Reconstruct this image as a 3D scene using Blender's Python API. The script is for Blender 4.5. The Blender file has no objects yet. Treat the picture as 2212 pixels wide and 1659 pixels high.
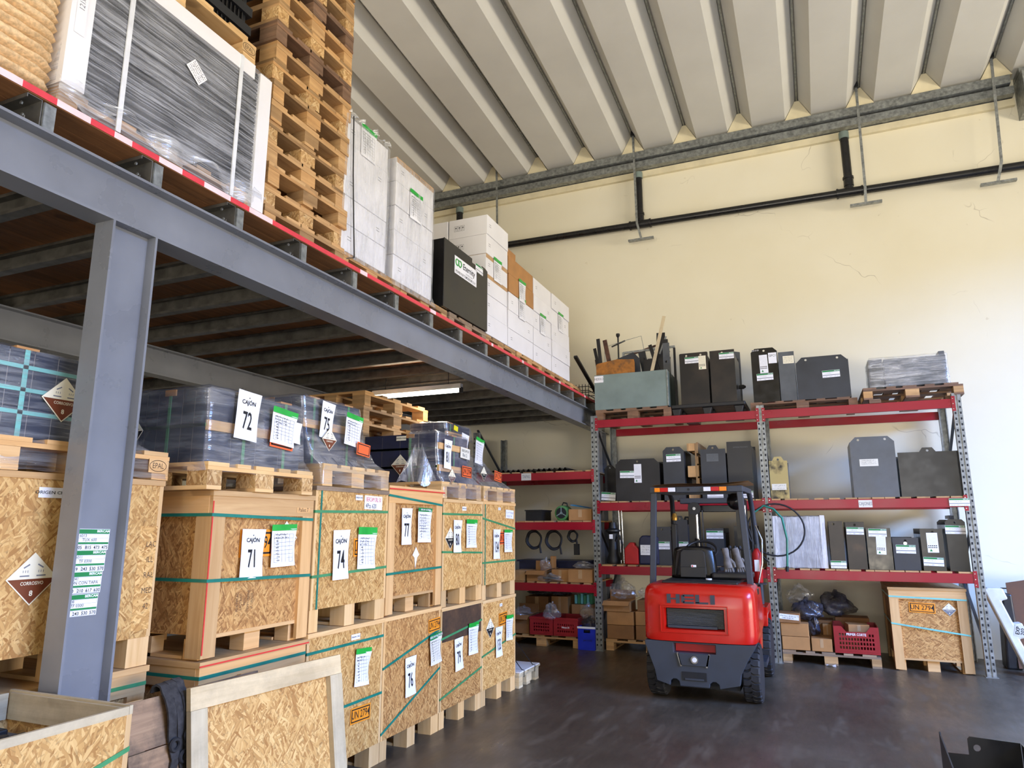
import bpy, bmesh, math, random
from mathutils import Vector, Matrix, Euler
from math import sin, cos, pi, radians as R
random.seed(7)
SC = bpy.context.scene
COL = SC.collection

# ------------------------------------------------------------------ camera
cd = bpy.data.cameras.new('camera'); cam = bpy.data.objects.new('camera', cd); COL.objects.link(cam)
cd.sensor_width = 36.0; cd.lens = 36.0 * 1518 / 2212; cd.clip_end = 200
_yaw, _pitch, _roll = R(23.0), R(11.42), R(-0.09)
_f = Vector((-sin(_yaw) * cos(_pitch), cos(_yaw) * cos(_pitch), sin(_pitch)))
_r = Vector((cos(_yaw), sin(_yaw), 0)); _u = _r.cross(_f)
_r2 = _r * cos(_roll) + _u * sin(_roll); _u2 = _u * cos(_roll) - _r * sin(_roll)
cam.matrix_world = Matrix(((_r2.x, _u2.x, -_f.x, 0), (_r2.y, _u2.y, -_f.y, 0), (_r2.z, _u2.z, -_f.z, 1.6), (0, 0, 0, 1)))
SC.camera = cam

# ------------------------------------------------------------------ world, daylight, exposure
w = bpy.data.worlds.new('sky'); SC.world = w; w.use_nodes = True
w.node_tree.nodes['Background'].inputs[0].default_value = (0.62, 0.76, 1.0, 1)
w.node_tree.nodes['Background'].inputs[1].default_value = 1.0
def area(name, loc, target, sx, sy, power, col):
    l = bpy.data.lights.new(name, 'AREA'); l.shape = 'RECTANGLE'; l.size = sx; l.size_y = sy; l.energy = power; l.color = col
    o = bpy.data.objects.new(name, l); COL.objects.link(o); o.location = loc
    o.rotation_euler = (Vector(target) - Vector(loc)).to_track_quat('-Z', 'Y').to_euler()
    return o
area('side_door_sky', (13.0, 0.8, 9.6), (0.0, 6.0, 1.5), 9.0, 6.5, 11500, (0.20, 0.41, 1.0))
area('side_door_yard', (12.6, 1.6, 0.4), (0.0, 3.4, 5.0), 10.0, 4.0, 2900, (1.0, 0.87, 0.66))
area('rear_door_yard', (-0.6, -11.4, 0.05), (-0.6, -11.0, 9.0), 8.0, 5.0, 3400, (1.0, 0.88, 0.68))
area('rear_door_daylight', (1.6, -9.4, 2.6), (-1.6, 4.0, 1.6), 6.0, 4.4, 260, (1.0, 0.94, 0.86))
vs = SC.view_settings
vs.view_transform = 'Standard'; vs.look = 'None'; vs.gamma = 1.0; vs.use_curve_mapping = False
vs.exposure = 0.0
SC.cycles.max_bounces = 7; SC.cycles.diffuse_bounces = 4; SC.cycles.glossy_bounces = 3; SC.cycles.transparent_max_bounces = 12
SC.cycles.sample_clamp_indirect = 6.0

# ------------------------------------------------------------------ materials
MAT = {}
def srgb(r, g, b):
    f = lambda c: (c / 12.92 if c <= 0.04045 else ((c + 0.055) / 1.055) ** 2.4)
    return (f(r / 255), f(g / 255), f(b / 255), 1)
class NT:
    def __init__(s, name):
        s.m = bpy.data.materials.new(name); s.m.use_nodes = True; s.t = s.m.node_tree; s.p = s.t.nodes['Principled BSDF']; MAT[name] = s.m
    def n(s, typ, **k):
        o = s.t.nodes.new(typ)
        for a, b in k.items():
            if a[0] == '_': setattr(o, a[1:], b)
        return o
    def l(s, a, b): s.t.links.new(a, b)
    def uv(s, sc=(1, 1, 1), rot=0, rnd=True, obj=False):
        tc = s.n('ShaderNodeTexCoord'); mp = s.n('ShaderNodeMapping'); mp.inputs['Scale'].default_value = sc; mp.inputs['Rotation'].default_value = (0, 0, rot)
        s.l(tc.outputs['Object' if obj else 'UV'], mp.inputs['Vector'])
        if rnd:
            oi = s.n('ShaderNodeObjectInfo'); mu = s.n('ShaderNodeMath', _operation='MULTIPLY'); mu.inputs[1].default_value = 37.0
            s.l(oi.outputs['Random'], mu.inputs[0]); ad = s.n('ShaderNodeVectorMath', _operation='ADD')
            s.l(mp.outputs[0], ad.inputs[0]); s.l(mu.outputs[0], ad.inputs[1]); return ad.outputs[0]
        return mp.outputs[0]
    def noise(s, vec, scale, detail=4, rough=.55, dist=0):
        o = s.n('ShaderNodeTexNoise'); o.inputs['Scale'].default_value = scale; o.inputs['Detail'].default_value = detail
        o.inputs['Roughness'].default_value = rough; o.inputs['Distortion'].default_value = dist; s.l(vec, o.inputs['Vector']); return o
    def ramp(s, fac, stops, interp='LINEAR'):
        o = s.n('ShaderNodeValToRGB'); e = o.color_ramp.elements; o.color_ramp.interpolation = interp
        while len(e) < len(stops): e.new(0.5)
        for i, (p, c) in enumerate(stops): e[i].position = p; e[i].color = c if len(c) == 4 else (*c, 1)
        s.l(fac, o.inputs[0]); return o.outputs[0]
    def mix(s, fac, a, b, bt='MIX'):
        o = s.n('ShaderNodeMix', _data_type='RGBA', _blend_type=bt)
        for i, v in ((0, fac), (6, a), (7, b)):
            if hasattr(v, 'node'): s.l(v, o.inputs[i])
            else: o.inputs[i].default_value = v
        return o.outputs[2]
    def math(s, op, a, b=0.0):
        o = s.n('ShaderNodeMath', _operation=op)
        for i, v in ((0, a), (1, b)):
            if hasattr(v, 'node'): s.l(v, o.inputs[i])
            else: o.inputs[i].default_value = v
        return o.outputs[0]
    def bump(s, h, strength=.3, dist=.01):
        o = s.n('ShaderNodeBump'); o.inputs['Strength'].default_value = strength; o.inputs['Distance'].default_value = dist
        s.l(h, o.inputs['Height']); s.l(o.outputs[0], s.p.inputs['Normal'])
    def set(s, col=None, rough=None, metal=None, spec=None, **k):
        for nm, v in (('Base Color', col), ('Roughness', rough), ('Metallic', metal), ('Specular IOR Level', spec)):
            if v is None: continue
            if hasattr(v, 'node'): s.l(v, s.p.inputs[nm])
            else: s.p.inputs[nm].default_value = v
        return s
def plain(name, col, rough=.5, metal=0, var=.06, scale=9, bump=0, spec=None, obj=True):
    t = NT(name); v = t.uv(obj=obj); n = t.noise(v, scale, 5)
    hi = tuple(min(1, c * (1 + var * 2.2)) for c in col[:3]); lo = tuple(c * (1 - var * 2.2) for c in col[:3])
    t.set(t.ramp(n.outputs[0], [(.3, lo), (.7, hi)]), None, metal, spec)
    t.set(rough=t.ramp(n.outputs[0], [(.25, (max(.03, rough - .08),) * 3), (.75, (min(1, rough + .08),) * 3)]))
    if bump: t.bump(n.outputs[0], bump, .004)
    return t
def wood(name, a, b, rough=.7, dirt=0.0, obj_var=.55):
    t = NT(name); v = t.uv((1, 1, 1)); g = t.noise(t.uv((1.6, 28, 1)), 1.0, 5, .6, .6)
    c = t.ramp(g.outputs[0], [(.28, a), (.72, b)])
    oi = t.n('ShaderNodeObjectInfo'); k = t.ramp(oi.outputs['Random'], [(0, (1 - obj_var * .5,) * 3), (.6, (1.0, 1.0, 1.0)), (1, (1, .93, .82))])
    c = t.mix(1.0, c, k, 'MULTIPLY')
    kn = t.noise(v, 5.0, 1); c = t.mix(t.ramp(kn.outputs[0], [(.70, (0, 0, 0)), (.76, (.6,) * 3)]), c, tuple(x * .45 for x in a[:3]) + (1,))
    if dirt:
        d = t.noise(v, 3.2, 6, .7); c = t.mix(t.ramp(d.outputs[0], [(.42, (0, 0, 0)), (.62, (dirt,) * 3)]), c, (.045, .036, .028, 1))
    t.set(c, rough); t.bump(g.outputs[0], .25, .003); return t
def osb(name, lo, mid, hi):
    t = NT(name); outs = []
    for k, (rot, sc) in enumerate(((.25, (16, 95, 1)), (1.35, (20, 110, 1)), (-.75, (17, 90, 1)), (2.0, (18, 100, 1)), (.85, (22, 120, 1)))):
        base = t.uv((1, 1, 1)); wob = t.noise(base, 6, 2); m = t.n('ShaderNodeVectorMath', _operation='MULTIPLY_ADD')
        m.inputs[1].default_value = (.035, .035, 0); t.l(wob.outputs['Color'], m.inputs[0]); t.l(base, m.inputs[2])
        mp = t.n('ShaderNodeMapping'); mp.vector_type = 'TEXTURE'; mp.inputs['Rotation'].default_value = (0, 0, rot); mp.inputs['Scale'].default_value = (1 / sc[0], 1 / sc[1], 1)
        mp.inputs['Location'].default_value = (k * 3.1, k * 1.7, 0)
        t.l(m.outputs[0], mp.inputs[0]); vo = t.n('ShaderNodeTexVoronoi', _voronoi_dimensions='2D'); vo.inputs['Scale'].default_value = 1.0; vo.inputs['Randomness'].default_value = 1.0
        t.l(mp.outputs[0], vo.inputs['Vector']); outs.append(vo)
    sel = []
    def sep(o):
        s_ = t.n('ShaderNodeSeparateColor'); t.l(o.outputs['Color'], s_.inputs[0]); return s_
    S = [sep(o) for o in outs]
    v = S[0].outputs[0]; d = outs[0].outputs['Distance']
    for k in (1, 2, 3, 4):
        f = t.math('GREATER_THAN', S[k].outputs[1], (0, .5, .6, .68, .74)[k])
        mm = t.n('ShaderNodeMix', _data_type='FLOAT'); t.l(f, mm.inputs[0]); t.l(v, mm.inputs[2]); t.l(S[k].outputs[0], mm.inputs[3]); v = mm.outputs[0]
        m2 = t.n('ShaderNodeMix', _data_type='FLOAT'); t.l(f, m2.inputs[0]); t.l(d, m2.inputs[2]); t.l(outs[k].outputs['Distance'], m2.inputs[3]); d = m2.outputs[0]
    c = t.ramp(v, [(0, lo), (.22, tuple((a + b) / 2 for a, b in zip(lo, mid))), (.5, mid), (1, hi)])
    c = t.mix(t.ramp(d, [(.55, (0, 0, 0)), (.85, (.55,) * 3)]), c, tuple(x * .42 for x in mid[:3]) + (1,))
    oi = t.n('ShaderNodeObjectInfo'); c = t.mix(1.0, c, t.ramp(oi.outputs['Random'], [(0, (.82,) * 3), (1, (1, 1, 1))]), 'MULTIPLY')
    t.set(c, .62); t.bump(v, .35, .003); return t
def film(name, base, streak, sc=(3, 40, 1), rot=0.0, rough=.16, tint=(.86, .88, .92, 1), spec=.5, metal=.0):
    t = NT(name); n = t.noise(t.uv(sc, rot), 1.0, 4, .65, .8); n2 = t.noise(t.uv((1, 1, 1)), 4.0, 3)
    f = t.math('ADD', t.ramp(n.outputs[0], [(.42, (0, 0, 0)), (.72, (streak,) * 3)]), t.ramp(n2.outputs[0], [(.35, (base * .5,) * 3), (.7, (base * 1.5,) * 3)]))
    t.set(tint, rough, metal, spec); t.bump(n.outputs[0], .9, .012)
    tr = t.n('ShaderNodeBsdfTransparent'); mx = t.n('ShaderNodeMixShader'); t.l(f, mx.inputs[0]); t.l(tr.outputs[0], mx.inputs[1]); t.l(t.p.outputs[0], mx.inputs[2])
    t.l(mx.outputs[0], t.t.nodes['Material Output'].inputs['Surface']); return t

wood('pine', srgb(214, 170, 112), srgb(236, 200, 146))
wood('pine_orange', srgb(206, 160, 104), srgb(230, 188, 132))
wood('pine_pale', srgb(205, 186, 150), srgb(228, 212, 178), dirt=.25)
wood('pallet_wood', srgb(176, 134, 86), srgb(218, 176, 122), dirt=.18, obj_var=.9)
wood('pallet_old', srgb(112, 82, 62), srgb(150, 116, 90), dirt=.4)
wood('pallet_grey', srgb(142, 118, 96), srgb(186, 160, 130), dirt=.35)
wood('deck_wood', srgb(136, 90, 52), srgb(178, 122, 74), dirt=.2, obj_var=.7)
wood('plank_dirty', srgb(128, 102, 80), srgb(172, 142, 112), dirt=.8)
osb('osb', srgb(170, 118, 58), srgb(212, 164, 96), srgb(236, 194, 126))
osb('osb_dark', srgb(148, 98, 50), srgb(196, 144, 82), srgb(222, 174, 108))
osb('chipboard', srgb(160, 116, 66), srgb(206, 164, 106), srgb(226, 192, 140))
plain('presswood', srgb(224, 192, 146), .8, var=.12, scale=60, bump=.4)
plain('cream_print', srgb(240, 232, 205), .55, var=.01)
plain('paper', srgb(240, 240, 244), .5, var=.012)
plain('paper_old', srgb(226, 222, 208), .55, var=.03)
plain('ink', srgb(22, 22, 26), .6, var=0)
plain('ink_grey', srgb(120, 122, 130), .6, var=0)
plain('ink_red', srgb(210, 60, 50), .6, var=0)
plain('ink_blue', srgb(40, 60, 130), .6, var=0)
plain('ink_wood', srgb(84, 62, 44), .7, var=0)
plain('tape_green', srgb(38, 168, 62), .35, var=.05)
plain('label_green', srgb(20, 128, 66), .4, var=.02)
plain('strap_teal', srgb(26, 120, 104), .35, var=.08)
plain('strap_green', srgb(70, 140, 92), .35, var=.08)
plain('strap_pale', srgb(120, 196, 190), .3, var=.05)
plain('strap_black', srgb(30, 30, 32), .4)
plain('strap_white', srgb(220, 222, 226), .4)
plain('sign_orange', srgb(240, 150, 40), .4, var=.02)
plain('sign_red_orange', srgb(236, 104, 52), .4, var=.02)
plain('sign_brown', srgb(116, 60, 34), .4, var=.02)
plain('yellow_note', srgb(236, 226, 40), .5, var=.02)
plain('cardboard', srgb(176, 128, 78), .75, var=.06, scale=6)
plain('cardboard_dark', srgb(140, 98, 58), .75, var=.08, scale=6)
plain('carton_white', srgb(232, 231, 234), .55, var=.02, scale=3)
plain('carton_inner', srgb(186, 150, 108), .7)
plain('steel_black', srgb(30, 30, 33), .34, 0, var=.12, scale=4)
plain('steel_slate', srgb(46, 50, 57), .38, 0, var=.1, scale=4)
plain('steel_grey', srgb(84, 88, 93), .36, .2, var=.1, scale=4)
plain('steel_greygreen', srgb(120, 136, 132), .45, 0, var=.06, scale=3)
plain('gloss_black', srgb(18, 17, 18), .2, 0, var=.1)
plain('plastic_black', srgb(26, 27, 30), .45, 0, var=.1)
plain('plastic_navy', srgb(28, 34, 66), .4, 0, var=.1)
plain('battery_blue', srgb(44, 50, 68), .35, 0, var=.1, scale=3)
plain('battery_gap', srgb(150, 142, 138), .6)
plain('rubber', srgb(34, 34, 37), .7, 0, var=.1, bump=.2)
plain('paint_grey', srgb(120, 123, 130), .30, 0, var=.06, scale=2.5, bump=.08)
plain('fork_grey', srgb(50, 56, 66), .45, 0, var=.06, scale=6)
plain('fork_red', srgb(188, 24, 14), .22, 0, var=.03, scale=3)
plain('rack_red', srgb(152, 8, 34), .32, 0, var=.05, scale=3)
plain('crate_red', srgb(150, 26, 34), .45, 0, var=.06)
plain('crate_blue', srgb(20, 44, 190), .4, 0, var=.04)
plain('can_red', srgb(176, 22, 28), .4)
plain('green_paint', srgb(70, 128, 70), .4)
plain('blue_folder', srgb(60, 150, 200), .4)
plain('white_plastic', srgb(206, 206, 202), .6, 0, var=.08, scale=5, bump=.2)
plain('brown_board', srgb(98, 66, 44), .75, 0, var=.06)
plain('slot_dark', srgb(20, 21, 24), .7, var=0)
plain('strap_rag', srgb(52, 50, 50), .9, 0, var=.25, scale=40, bump=.6)
plain('glove_grey', srgb(112, 108, 106), .9, 0, var=.15, scale=20, bump=.5)
plain('brass', srgb(170, 130, 60), .35, .8)
plain('lamp_orange', srgb(255, 140, 20), .2)
plain('lamp_red', srgb(200, 14, 18), .2)
plain('lamp_white', srgb(235, 235, 240), .2)
plain('chrome', srgb(200, 202, 206), .2, 1)
plain('logo_green', srgb(70, 160, 80), .4)
plain('logo_green_light', srgb(150, 200, 130), .4)
plain('tape_red', srgb(214, 62, 74), .4, var=.05)
plain('tape_white', srgb(238, 206, 208), .4, var=.05)
plain('pipe_black', srgb(24, 24, 26), .3)
plain('ceiling_paint', srgb(214, 213, 207), .8, var=.025, scale=1.2)
plain('closer_paint', srgb(226, 216, 184), .8, var=.05, scale=4)
# galvanised steel
t = NT('galvanised'); v = t.uv(obj=True); n = t.noise(v, 22, 3); t.set(t.ramp(n.outputs[0], [(.3, srgb(118, 122, 122)), (.7, srgb(166, 170, 170))]), .42, .65)
t = NT('joist_steel'); v = t.uv(obj=True); n = t.noise(v, 9, 4); t.set(t.ramp(n.outputs[0], [(.3, srgb(96, 94, 90)), (.7, srgb(132, 130, 124))]), .45, .6)
# brushed brass-dirty tray
t = NT('steel_ochre'); v = t.uv(); n = t.noise(v, 5, 5); t.set(t.ramp(n.outputs[0], [(.40, srgb(50, 46, 40)), (.52, srgb(176, 158, 104))]), .45, .2)
t = NT('steel_brownish'); v = t.uv(obj=True); n = t.noise(v, 2.6, 4); t.set(t.ramp(n.outputs[0], [(.35, srgb(26, 24, 24)), (.62, srgb(52, 44, 38)), (.85, srgb(96, 72, 52))]), .34, .1)
t = NT('rust'); v = t.uv(); n = t.noise(v, 7, 6, .7); t.set(t.ramp(n.outputs[0], [(.3, srgb(70, 66, 58)), (.45, srgb(140, 92, 40)), (.6, srgb(176, 112, 44)), (.75, srgb(120, 104, 78))]), .8)
t = NT('rust_bar'); v = t.uv(obj=True); n = t.noise(v, 12, 5); t.set(t.ramp(n.outputs[0], [(.3, srgb(58, 42, 36)), (.7, srgb(112, 76, 60))]), .7, .2)
t = NT('burnt_osb'); v = t.uv(); n = t.noise(v, 3, 5, .7); t.set(t.ramp(n.outputs[0], [(.3, srgb(26, 22, 20)), (.6, srgb(84, 60, 40)), (.8, srgb(150, 108, 64))]), .8); t.bump(n.outputs[0], .4, .004)
# wall
t = NT('wall_paint'); v = t.uv(rnd=False); n = t.noise(v, .55, 4); c = t.ramp(n.outputs[0], [(.3, srgb(230, 223, 198)), (.7, srgb(237, 232, 212))])
wv = t.noise(v, 1.3, 3); m = t.n('ShaderNodeVectorMath', _operation='MULTIPLY_ADD'); m.inputs[1].default_value = (.9, .9, 0); t.l(wv.outputs['Color'], m.inputs[0]); t.l(v, m.inputs[2])
vo = t.n('ShaderNodeTexVoronoi', _feature='DISTANCE_TO_EDGE', _voronoi_dimensions='2D'); vo.inputs['Scale'].default_value = 1.1; t.l(m.outputs[0], vo.inputs['Vector'])
line = t.ramp(vo.outputs[0], [(.0, (1, 1, 1)), (.007, (0, 0, 0))]); msk = t.noise(v, 1.1, 3, .6)
k = t.mix(1.0, line, t.ramp(msk.outputs[0], [(.56, (0, 0, 0)), (.66, (.7,) * 3)]), 'MULTIPLY')
c = t.mix(k, c, srgb(150, 140, 118)); sp = t.noise(v, 9, 2); c = t.mix(t.ramp(sp.outputs[0], [(.73, (0, 0, 0)), (.78, (.35,) * 3)]), c, srgb(186, 172, 142)); t.set(c, .85)
# floor
t = NT('concrete'); v = t.uv(rnd=False); n = t.noise(v, .8, 7, .62); n2 = t.noise(t.uv((6, 1.4, 1), .5, rnd=False), 1.0, 6, .7); n3 = t.noise(v, 14, 4)
c = t.ramp(n.outputs[0], [(.28, srgb(62, 52, 42)), (.5, srgb(78, 69, 58)), (.74, srgb(100, 90, 78))])
c = t.mix(t.ramp(n2.outputs[0], [(.52, (0, 0, 0)), (.75, (.45,) * 3)]), c, srgb(126, 117, 104))
c = t.mix(t.ramp(n3.outputs[0], [(.3, (.25,) * 3), (.5, (0, 0, 0))]), c, srgb(58, 50, 46)); t.set(c, t.ramp(n2.outputs[0], [(.3, (.26,) * 3), (.7, (.5,) * 3)]), 0, .4); t.bump(n3.outputs[0], .05, .003)
# films
film('film_clear', .14, .50, (3, 26, 1), .0, metal=.35)
film('film_battery', .08, .45, (2.0, 34, 1), .0, rough=.14, metal=.6)
film('film_grey', .14, .55, (1.6, 60, 1), .10, rough=.22, tint=(.72, .74, .80, 1))
film('film_haze', .17, .42, (2.2, 16, 1), .2, rough=.16, tint=(.80, .83, .92, 1), metal=.65)
film('film_bag', .10, .42, (7, 7, 1), .3, rough=.1, tint=(.66, .66, .68, 1), metal=.4)
film('film_dark', .50, .40, (9, 9, 1), .3, rough=.12, tint=(.06, .06, .08, 1))
plain('wrap_grey', srgb(150, 152, 158), .5, var=.1, scale=7)
film('film_silver', .45, .25, (3, 22, 1), .25, rough=.22, tint=(.74, .75, .79, 1))
t = NT('lamp_glow'); t.p.inputs['Emission Color'].default_value = (1, .93, .78, 1); t.p.inputs['Emission Strength'].default_value = 16; t.set((1, 1, 1, 1), .4)

# ------------------------------------------------------------------ mesh helpers
class MB:
    def __init__(s): s.v = []; s.f = []
    def add(s, vs, fs):
        o = len(s.v); s.v += [tuple(p) for p in vs]; s.f += [tuple(i + o for i in f) for f in fs]; return s
    def bx(s, x0, y0, z0, x1, y1, z1, M=None):
        if x0 > x1: x0, x1 = x1, x0
        if y0 > y1: y0, y1 = y1, y0
        if z0 > z1: z0, z1 = z1, z0
        p = [(x0, y0, z0), (x1, y0, z0), (x1, y1, z0), (x0, y1, z0), (x0, y0, z1), (x1, y0, z1), (x1, y1, z1), (x0, y1, z1)]
        if M is not None: p = [M @ Vector(q) for q in p]
        return s.add(p, [(0, 3, 2, 1), (4, 5, 6, 7), (0, 1, 5, 4), (1, 2, 6, 5), (2, 3, 7, 6), (3, 0, 4, 7)])
    def bar(s, a, b, w, h=None, up=(0, 0, 1)):
        a = Vector(a); b = Vector(b); h = h or w; d = (b - a).normalized(); u = Vector(up)
        if abs(d.dot(u)) > .98: u = Vector((1, 0, 0))
        x = d.cross(u).normalized() * (w / 2); y = x.cross(d).normalized() * (h / 2)
        p = [q + sx * x + sy * y for q in (a, b) for sx, sy in ((-1, -1), (1, -1), (1, 1), (-1, 1))]
        return s.add(p, [(0, 3, 2, 1), (4, 5, 6, 7), (0, 1, 5, 4), (1, 2, 6, 5), (2, 3, 7, 6), (3, 0, 4, 7)])
    def prism(s, pts, axis, a, b):
        n = len(pts); mk = {'x': lambda u, v, t: (t, u, v), 'y': lambda u, v, t: (u, t, v), 'z': lambda u, v, t: (u, v, t)}[axis]
        s.add([mk(u, v, a) for u, v in pts] + [mk(u, v, b) for u, v in pts],
              [tuple(range(n - 1, -1, -1)), tuple(range(n, 2 * n))] + [(i, (i + 1) % n, n + (i + 1) % n, n + i) for i in range(n)]); return s
    def tube(s, pts, r, n=8, closed=False):
        P = [Vector(p) for p in pts]; m = len(P); rs = r if isinstance(r, (list, tuple)) else [r] * m; vs = []; up = None
        for i, p in enumerate(P):
            d = (P[(i + 1) % m] - P[i - 1]) if closed else (P[min(i + 1, m - 1)] - P[max(i - 1, 0)])
            d.normalize()
            if up is None: up = Vector((0, 0, 1)) if abs(d.z) < .9 else Vector((1, 0, 0))
            x = d.cross(up)
            if x.length < 1e-4: x = d.orthogonal()
            x.normalize(); y = x.cross(d); up = y
            vs += [p + rs[i] * (x * cos(2 * pi * k / n) + y * sin(2 * pi * k / n)) for k in range(n)]
        fs = []
        for i in range(m if closed else m - 1):
            j = (i + 1) % m
            fs += [(i * n + k, i * n + (k + 1) % n, j * n + (k + 1) % n, j * n + k) for k in range(n)]
        if not closed: fs += [tuple(range(n - 1, -1, -1)), tuple((m - 1) * n + k for k in range(n))]
        return s.add(vs, fs)
    def lathe(s, prof, o=(0, 0, 0), axis='z', n=20):
        # prof: (radius, along axis)
        mk = {'z': lambda a, r, h: (o[0] + r * cos(a), o[1] + r * sin(a), o[2] + h), 'y': lambda a, r, h: (o[0] + r * cos(a), o[1] + h, o[2] + r * sin(a)), 'x': lambda a, r, h: (o[0] + h, o[1] + r * cos(a), o[2] + r * sin(a))}[axis]
        m = len(prof); vs = [mk(2 * pi * k / n, r, h) for r, h in prof for k in range(n)]
        fs = [(i * n + k, i * n + (k + 1) % n, (i + 1) * n + (k + 1) % n, (i + 1) * n + k) for i in range(m - 1) for k in range(n)]
        fs += [tuple(range(n - 1, -1, -1)), tuple((m - 1) * n + k for k in range(n))]
        return s.add(vs, fs)
    def grid(s, fn, nu, nv):
        vs = [fn(i / nu, j / nv) for j in range(nv + 1) for i in range(nu + 1)]
        return s.add(vs, [(j * (nu + 1) + i, j * (nu + 1) + i + 1, (j + 1) * (nu + 1) + i + 1, (j + 1) * (nu + 1) + i) for j in range(nv) for i in range(nu)])
    def plate(s, outer, holes, axis, a, b):
        # flat plate with real holes; holes are point lists; thickness from a to b along axis
        bm = bmesh.new(); es = []
        for loop in [outer] + holes:
            q = [bm.verts.new((u, v, 0)) for u, v in loop]
            es += [bm.edges.new((q[i], q[(i + 1) % len(q)])) for i in range(len(q))]
        bmesh.ops.triangle_fill(bm, use_beauty=True, use_dissolve=False, edges=es); bm.verts.index_update()
        pts = [(v.co.x, v.co.y) for v in bm.verts]; tris = [tuple(v.index for v in f.verts) for f in bm.faces]; bm.free()
        mk = {'x': lambda u, v, t: (t, u, v), 'y': lambda u, v, t: (u, t, v), 'z': lambda u, v, t: (u, v, t)}[axis]
        n = len(pts); fs = list(tris) + [tuple(i + n for i in reversed(q)) for q in tris]; k = 0
        for loop in [outer] + holes:
            L = len(loop); fs += [(k + i, k + (i + 1) % L, n + k + (i + 1) % L, n + k + i) for i in range(L)]; k += L
        return s.add([mk(u, v, a) for u, v in pts] + [mk(u, v, b) for u, v in pts], fs)
    def mesh(s, name, mat, smooth=None, fix=True):
        me = bpy.data.meshes.new(name); me.from_pydata(s.v, [], s.f)
        if fix:
            bm = bmesh.new(); bm.from_mesh(me); bmesh.ops.recalc_face_normals(bm, faces=bm.faces); bm.to_mesh(me); bm.free()
        if s.v:
            ext = [max(p[i] for p in s.v) - min(p[i] for p in s.v) for i in range(3)]; L = ext.index(max(ext))
            uv = me.uv_layers.new(name='UVMap'); data = [0.0] * (2 * len(me.loops)); V = me.vertices
            for p in me.polygons:
                n = p.normal; ax = max(range(3), key=lambda i: abs(n[i])); r = [i for i in range(3) if i != ax]
                if L in r and r[0] != L: r.reverse()
                for li in p.loop_indices:
                    c = V[me.loops[li].vertex_index].co; data[2 * li] = c[r[0]]; data[2 * li + 1] = c[r[1]]
            uv.data.foreach_set('uv', data)
        me.materials.append(MAT[mat])
        if smooth is not None: me.shade_smooth(); me.set_sharp_from_angle(angle=R(smooth))
        return me
    def build(s, name, mat, parent=None, loc=(0, 0, 0), rot=(0, 0, 0), smooth=None, bevel=0, fix=True):
        o = bpy.data.objects.new(name, s.mesh(name, mat, smooth, fix)); COL.objects.link(o); o.location = loc; o.rotation_euler = rot
        if parent: o.parent = parent
        if bevel:
            b = o.modifiers.new('bevel', 'BEVEL'); b.width = bevel; b.segments = 2; b.limit_method = 'ANGLE'; b.angle_limit = R(40)
        return o
def inst(me, name, parent=None, loc=(0, 0, 0), rot=(0, 0, 0)):
    o = bpy.data.objects.new(name, me); COL.objects.link(o); o.location = loc; o.rotation_euler = rot
    if parent: o.parent = parent
    return o
def tag(o, label=None, cat=None, group=None, kind=None):
    for k, v in (('label', label), ('category', cat), ('group', group), ('kind', kind)):
        if v: o[k] = v
    return o
def thing(name, label, cat, loc=(0, 0, 0), rz=0.0, group=None, rot=None):
    o = bpy.data.objects.new(name, None); COL.objects.link(o); o.location = loc; o.rotation_euler = rot or (0, 0, rz); o.empty_display_size = .1
    return tag(o, label, cat, group)
def copy_tree(o, parent=None):
    c = o.copy(); COL.objects.link(c); c.parent = parent
    for ch in list(o.children): copy_tree(ch, c)
    return c
def box(name, x0, y0, z0, x1, y1, z1, mat, parent=None, bevel=0): return MB().bx(x0, y0, z0, x1, y1, z1).build(name, mat, parent, bevel=bevel)
FACE = {'X': Matrix(((0, 0, 1), (1, 0, 0), (0, 1, 0))), 'Y': Matrix(((1, 0, 0), (0, 0, -1), (0, 1, 0))), 'Z': Matrix.Identity(3), 'S': Matrix.Identity(3)}
def place(o, parent, face, pos, rot=0.0):
    o.parent = parent; o.matrix_basis = Matrix.Translation(pos) @ (FACE[face] @ Matrix.Rotation(rot, 3, 'Z')).to_4x4()
def sheet(parent, face, pos, w, h, mat='paper', name='paper_sheet', rot=0.0, curl=0.0, nv=5, th=.0012):
    # pos: centre; a thin sheet facing +X ('X') or -Y ('Y'); children use its own x (right), y (up), z (out)
    b = MB()
    if curl:
        g = lambda u, v: ((u - .5) * w, (v - .5) * h, th + curl * ((.5 - v) ** 2 * 1.6 + .35 * sin(u * 3 + v * 4)))
        b.grid(g, 6, 12); b.grid(lambda u, v: tuple(Vector(g(u, v)) - Vector((0, 0, th))), 6, 12)
    else: b.bx(-w / 2, -h / 2, 0, w / 2, h / 2, th)
    o = b.build(name, mat); place(o, parent, face, pos, rot); return o
def curl_z(x, y, w, h, curl): u, v = x / w + .5, y / h + .5; return curl * ((.5 - v) ** 2 * 1.6 + .35 * sin(u * 3 + v * 4))
def conform(o, w, h, curl, off=.003):
    # bend print so that it lies on the curled sheet
    if not curl: return o
    me = o.data.copy(); o.data = me; M = o.matrix_basis.copy(); o.matrix_basis = Matrix.Identity(4)
    for v_ in me.vertices:
        c_ = M @ v_.co; v_.co = (c_.x, c_.y, curl_z(c_.x, c_.y, w, h, curl) + off + c_.z * .2)
    return o
_TX = {}
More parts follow.
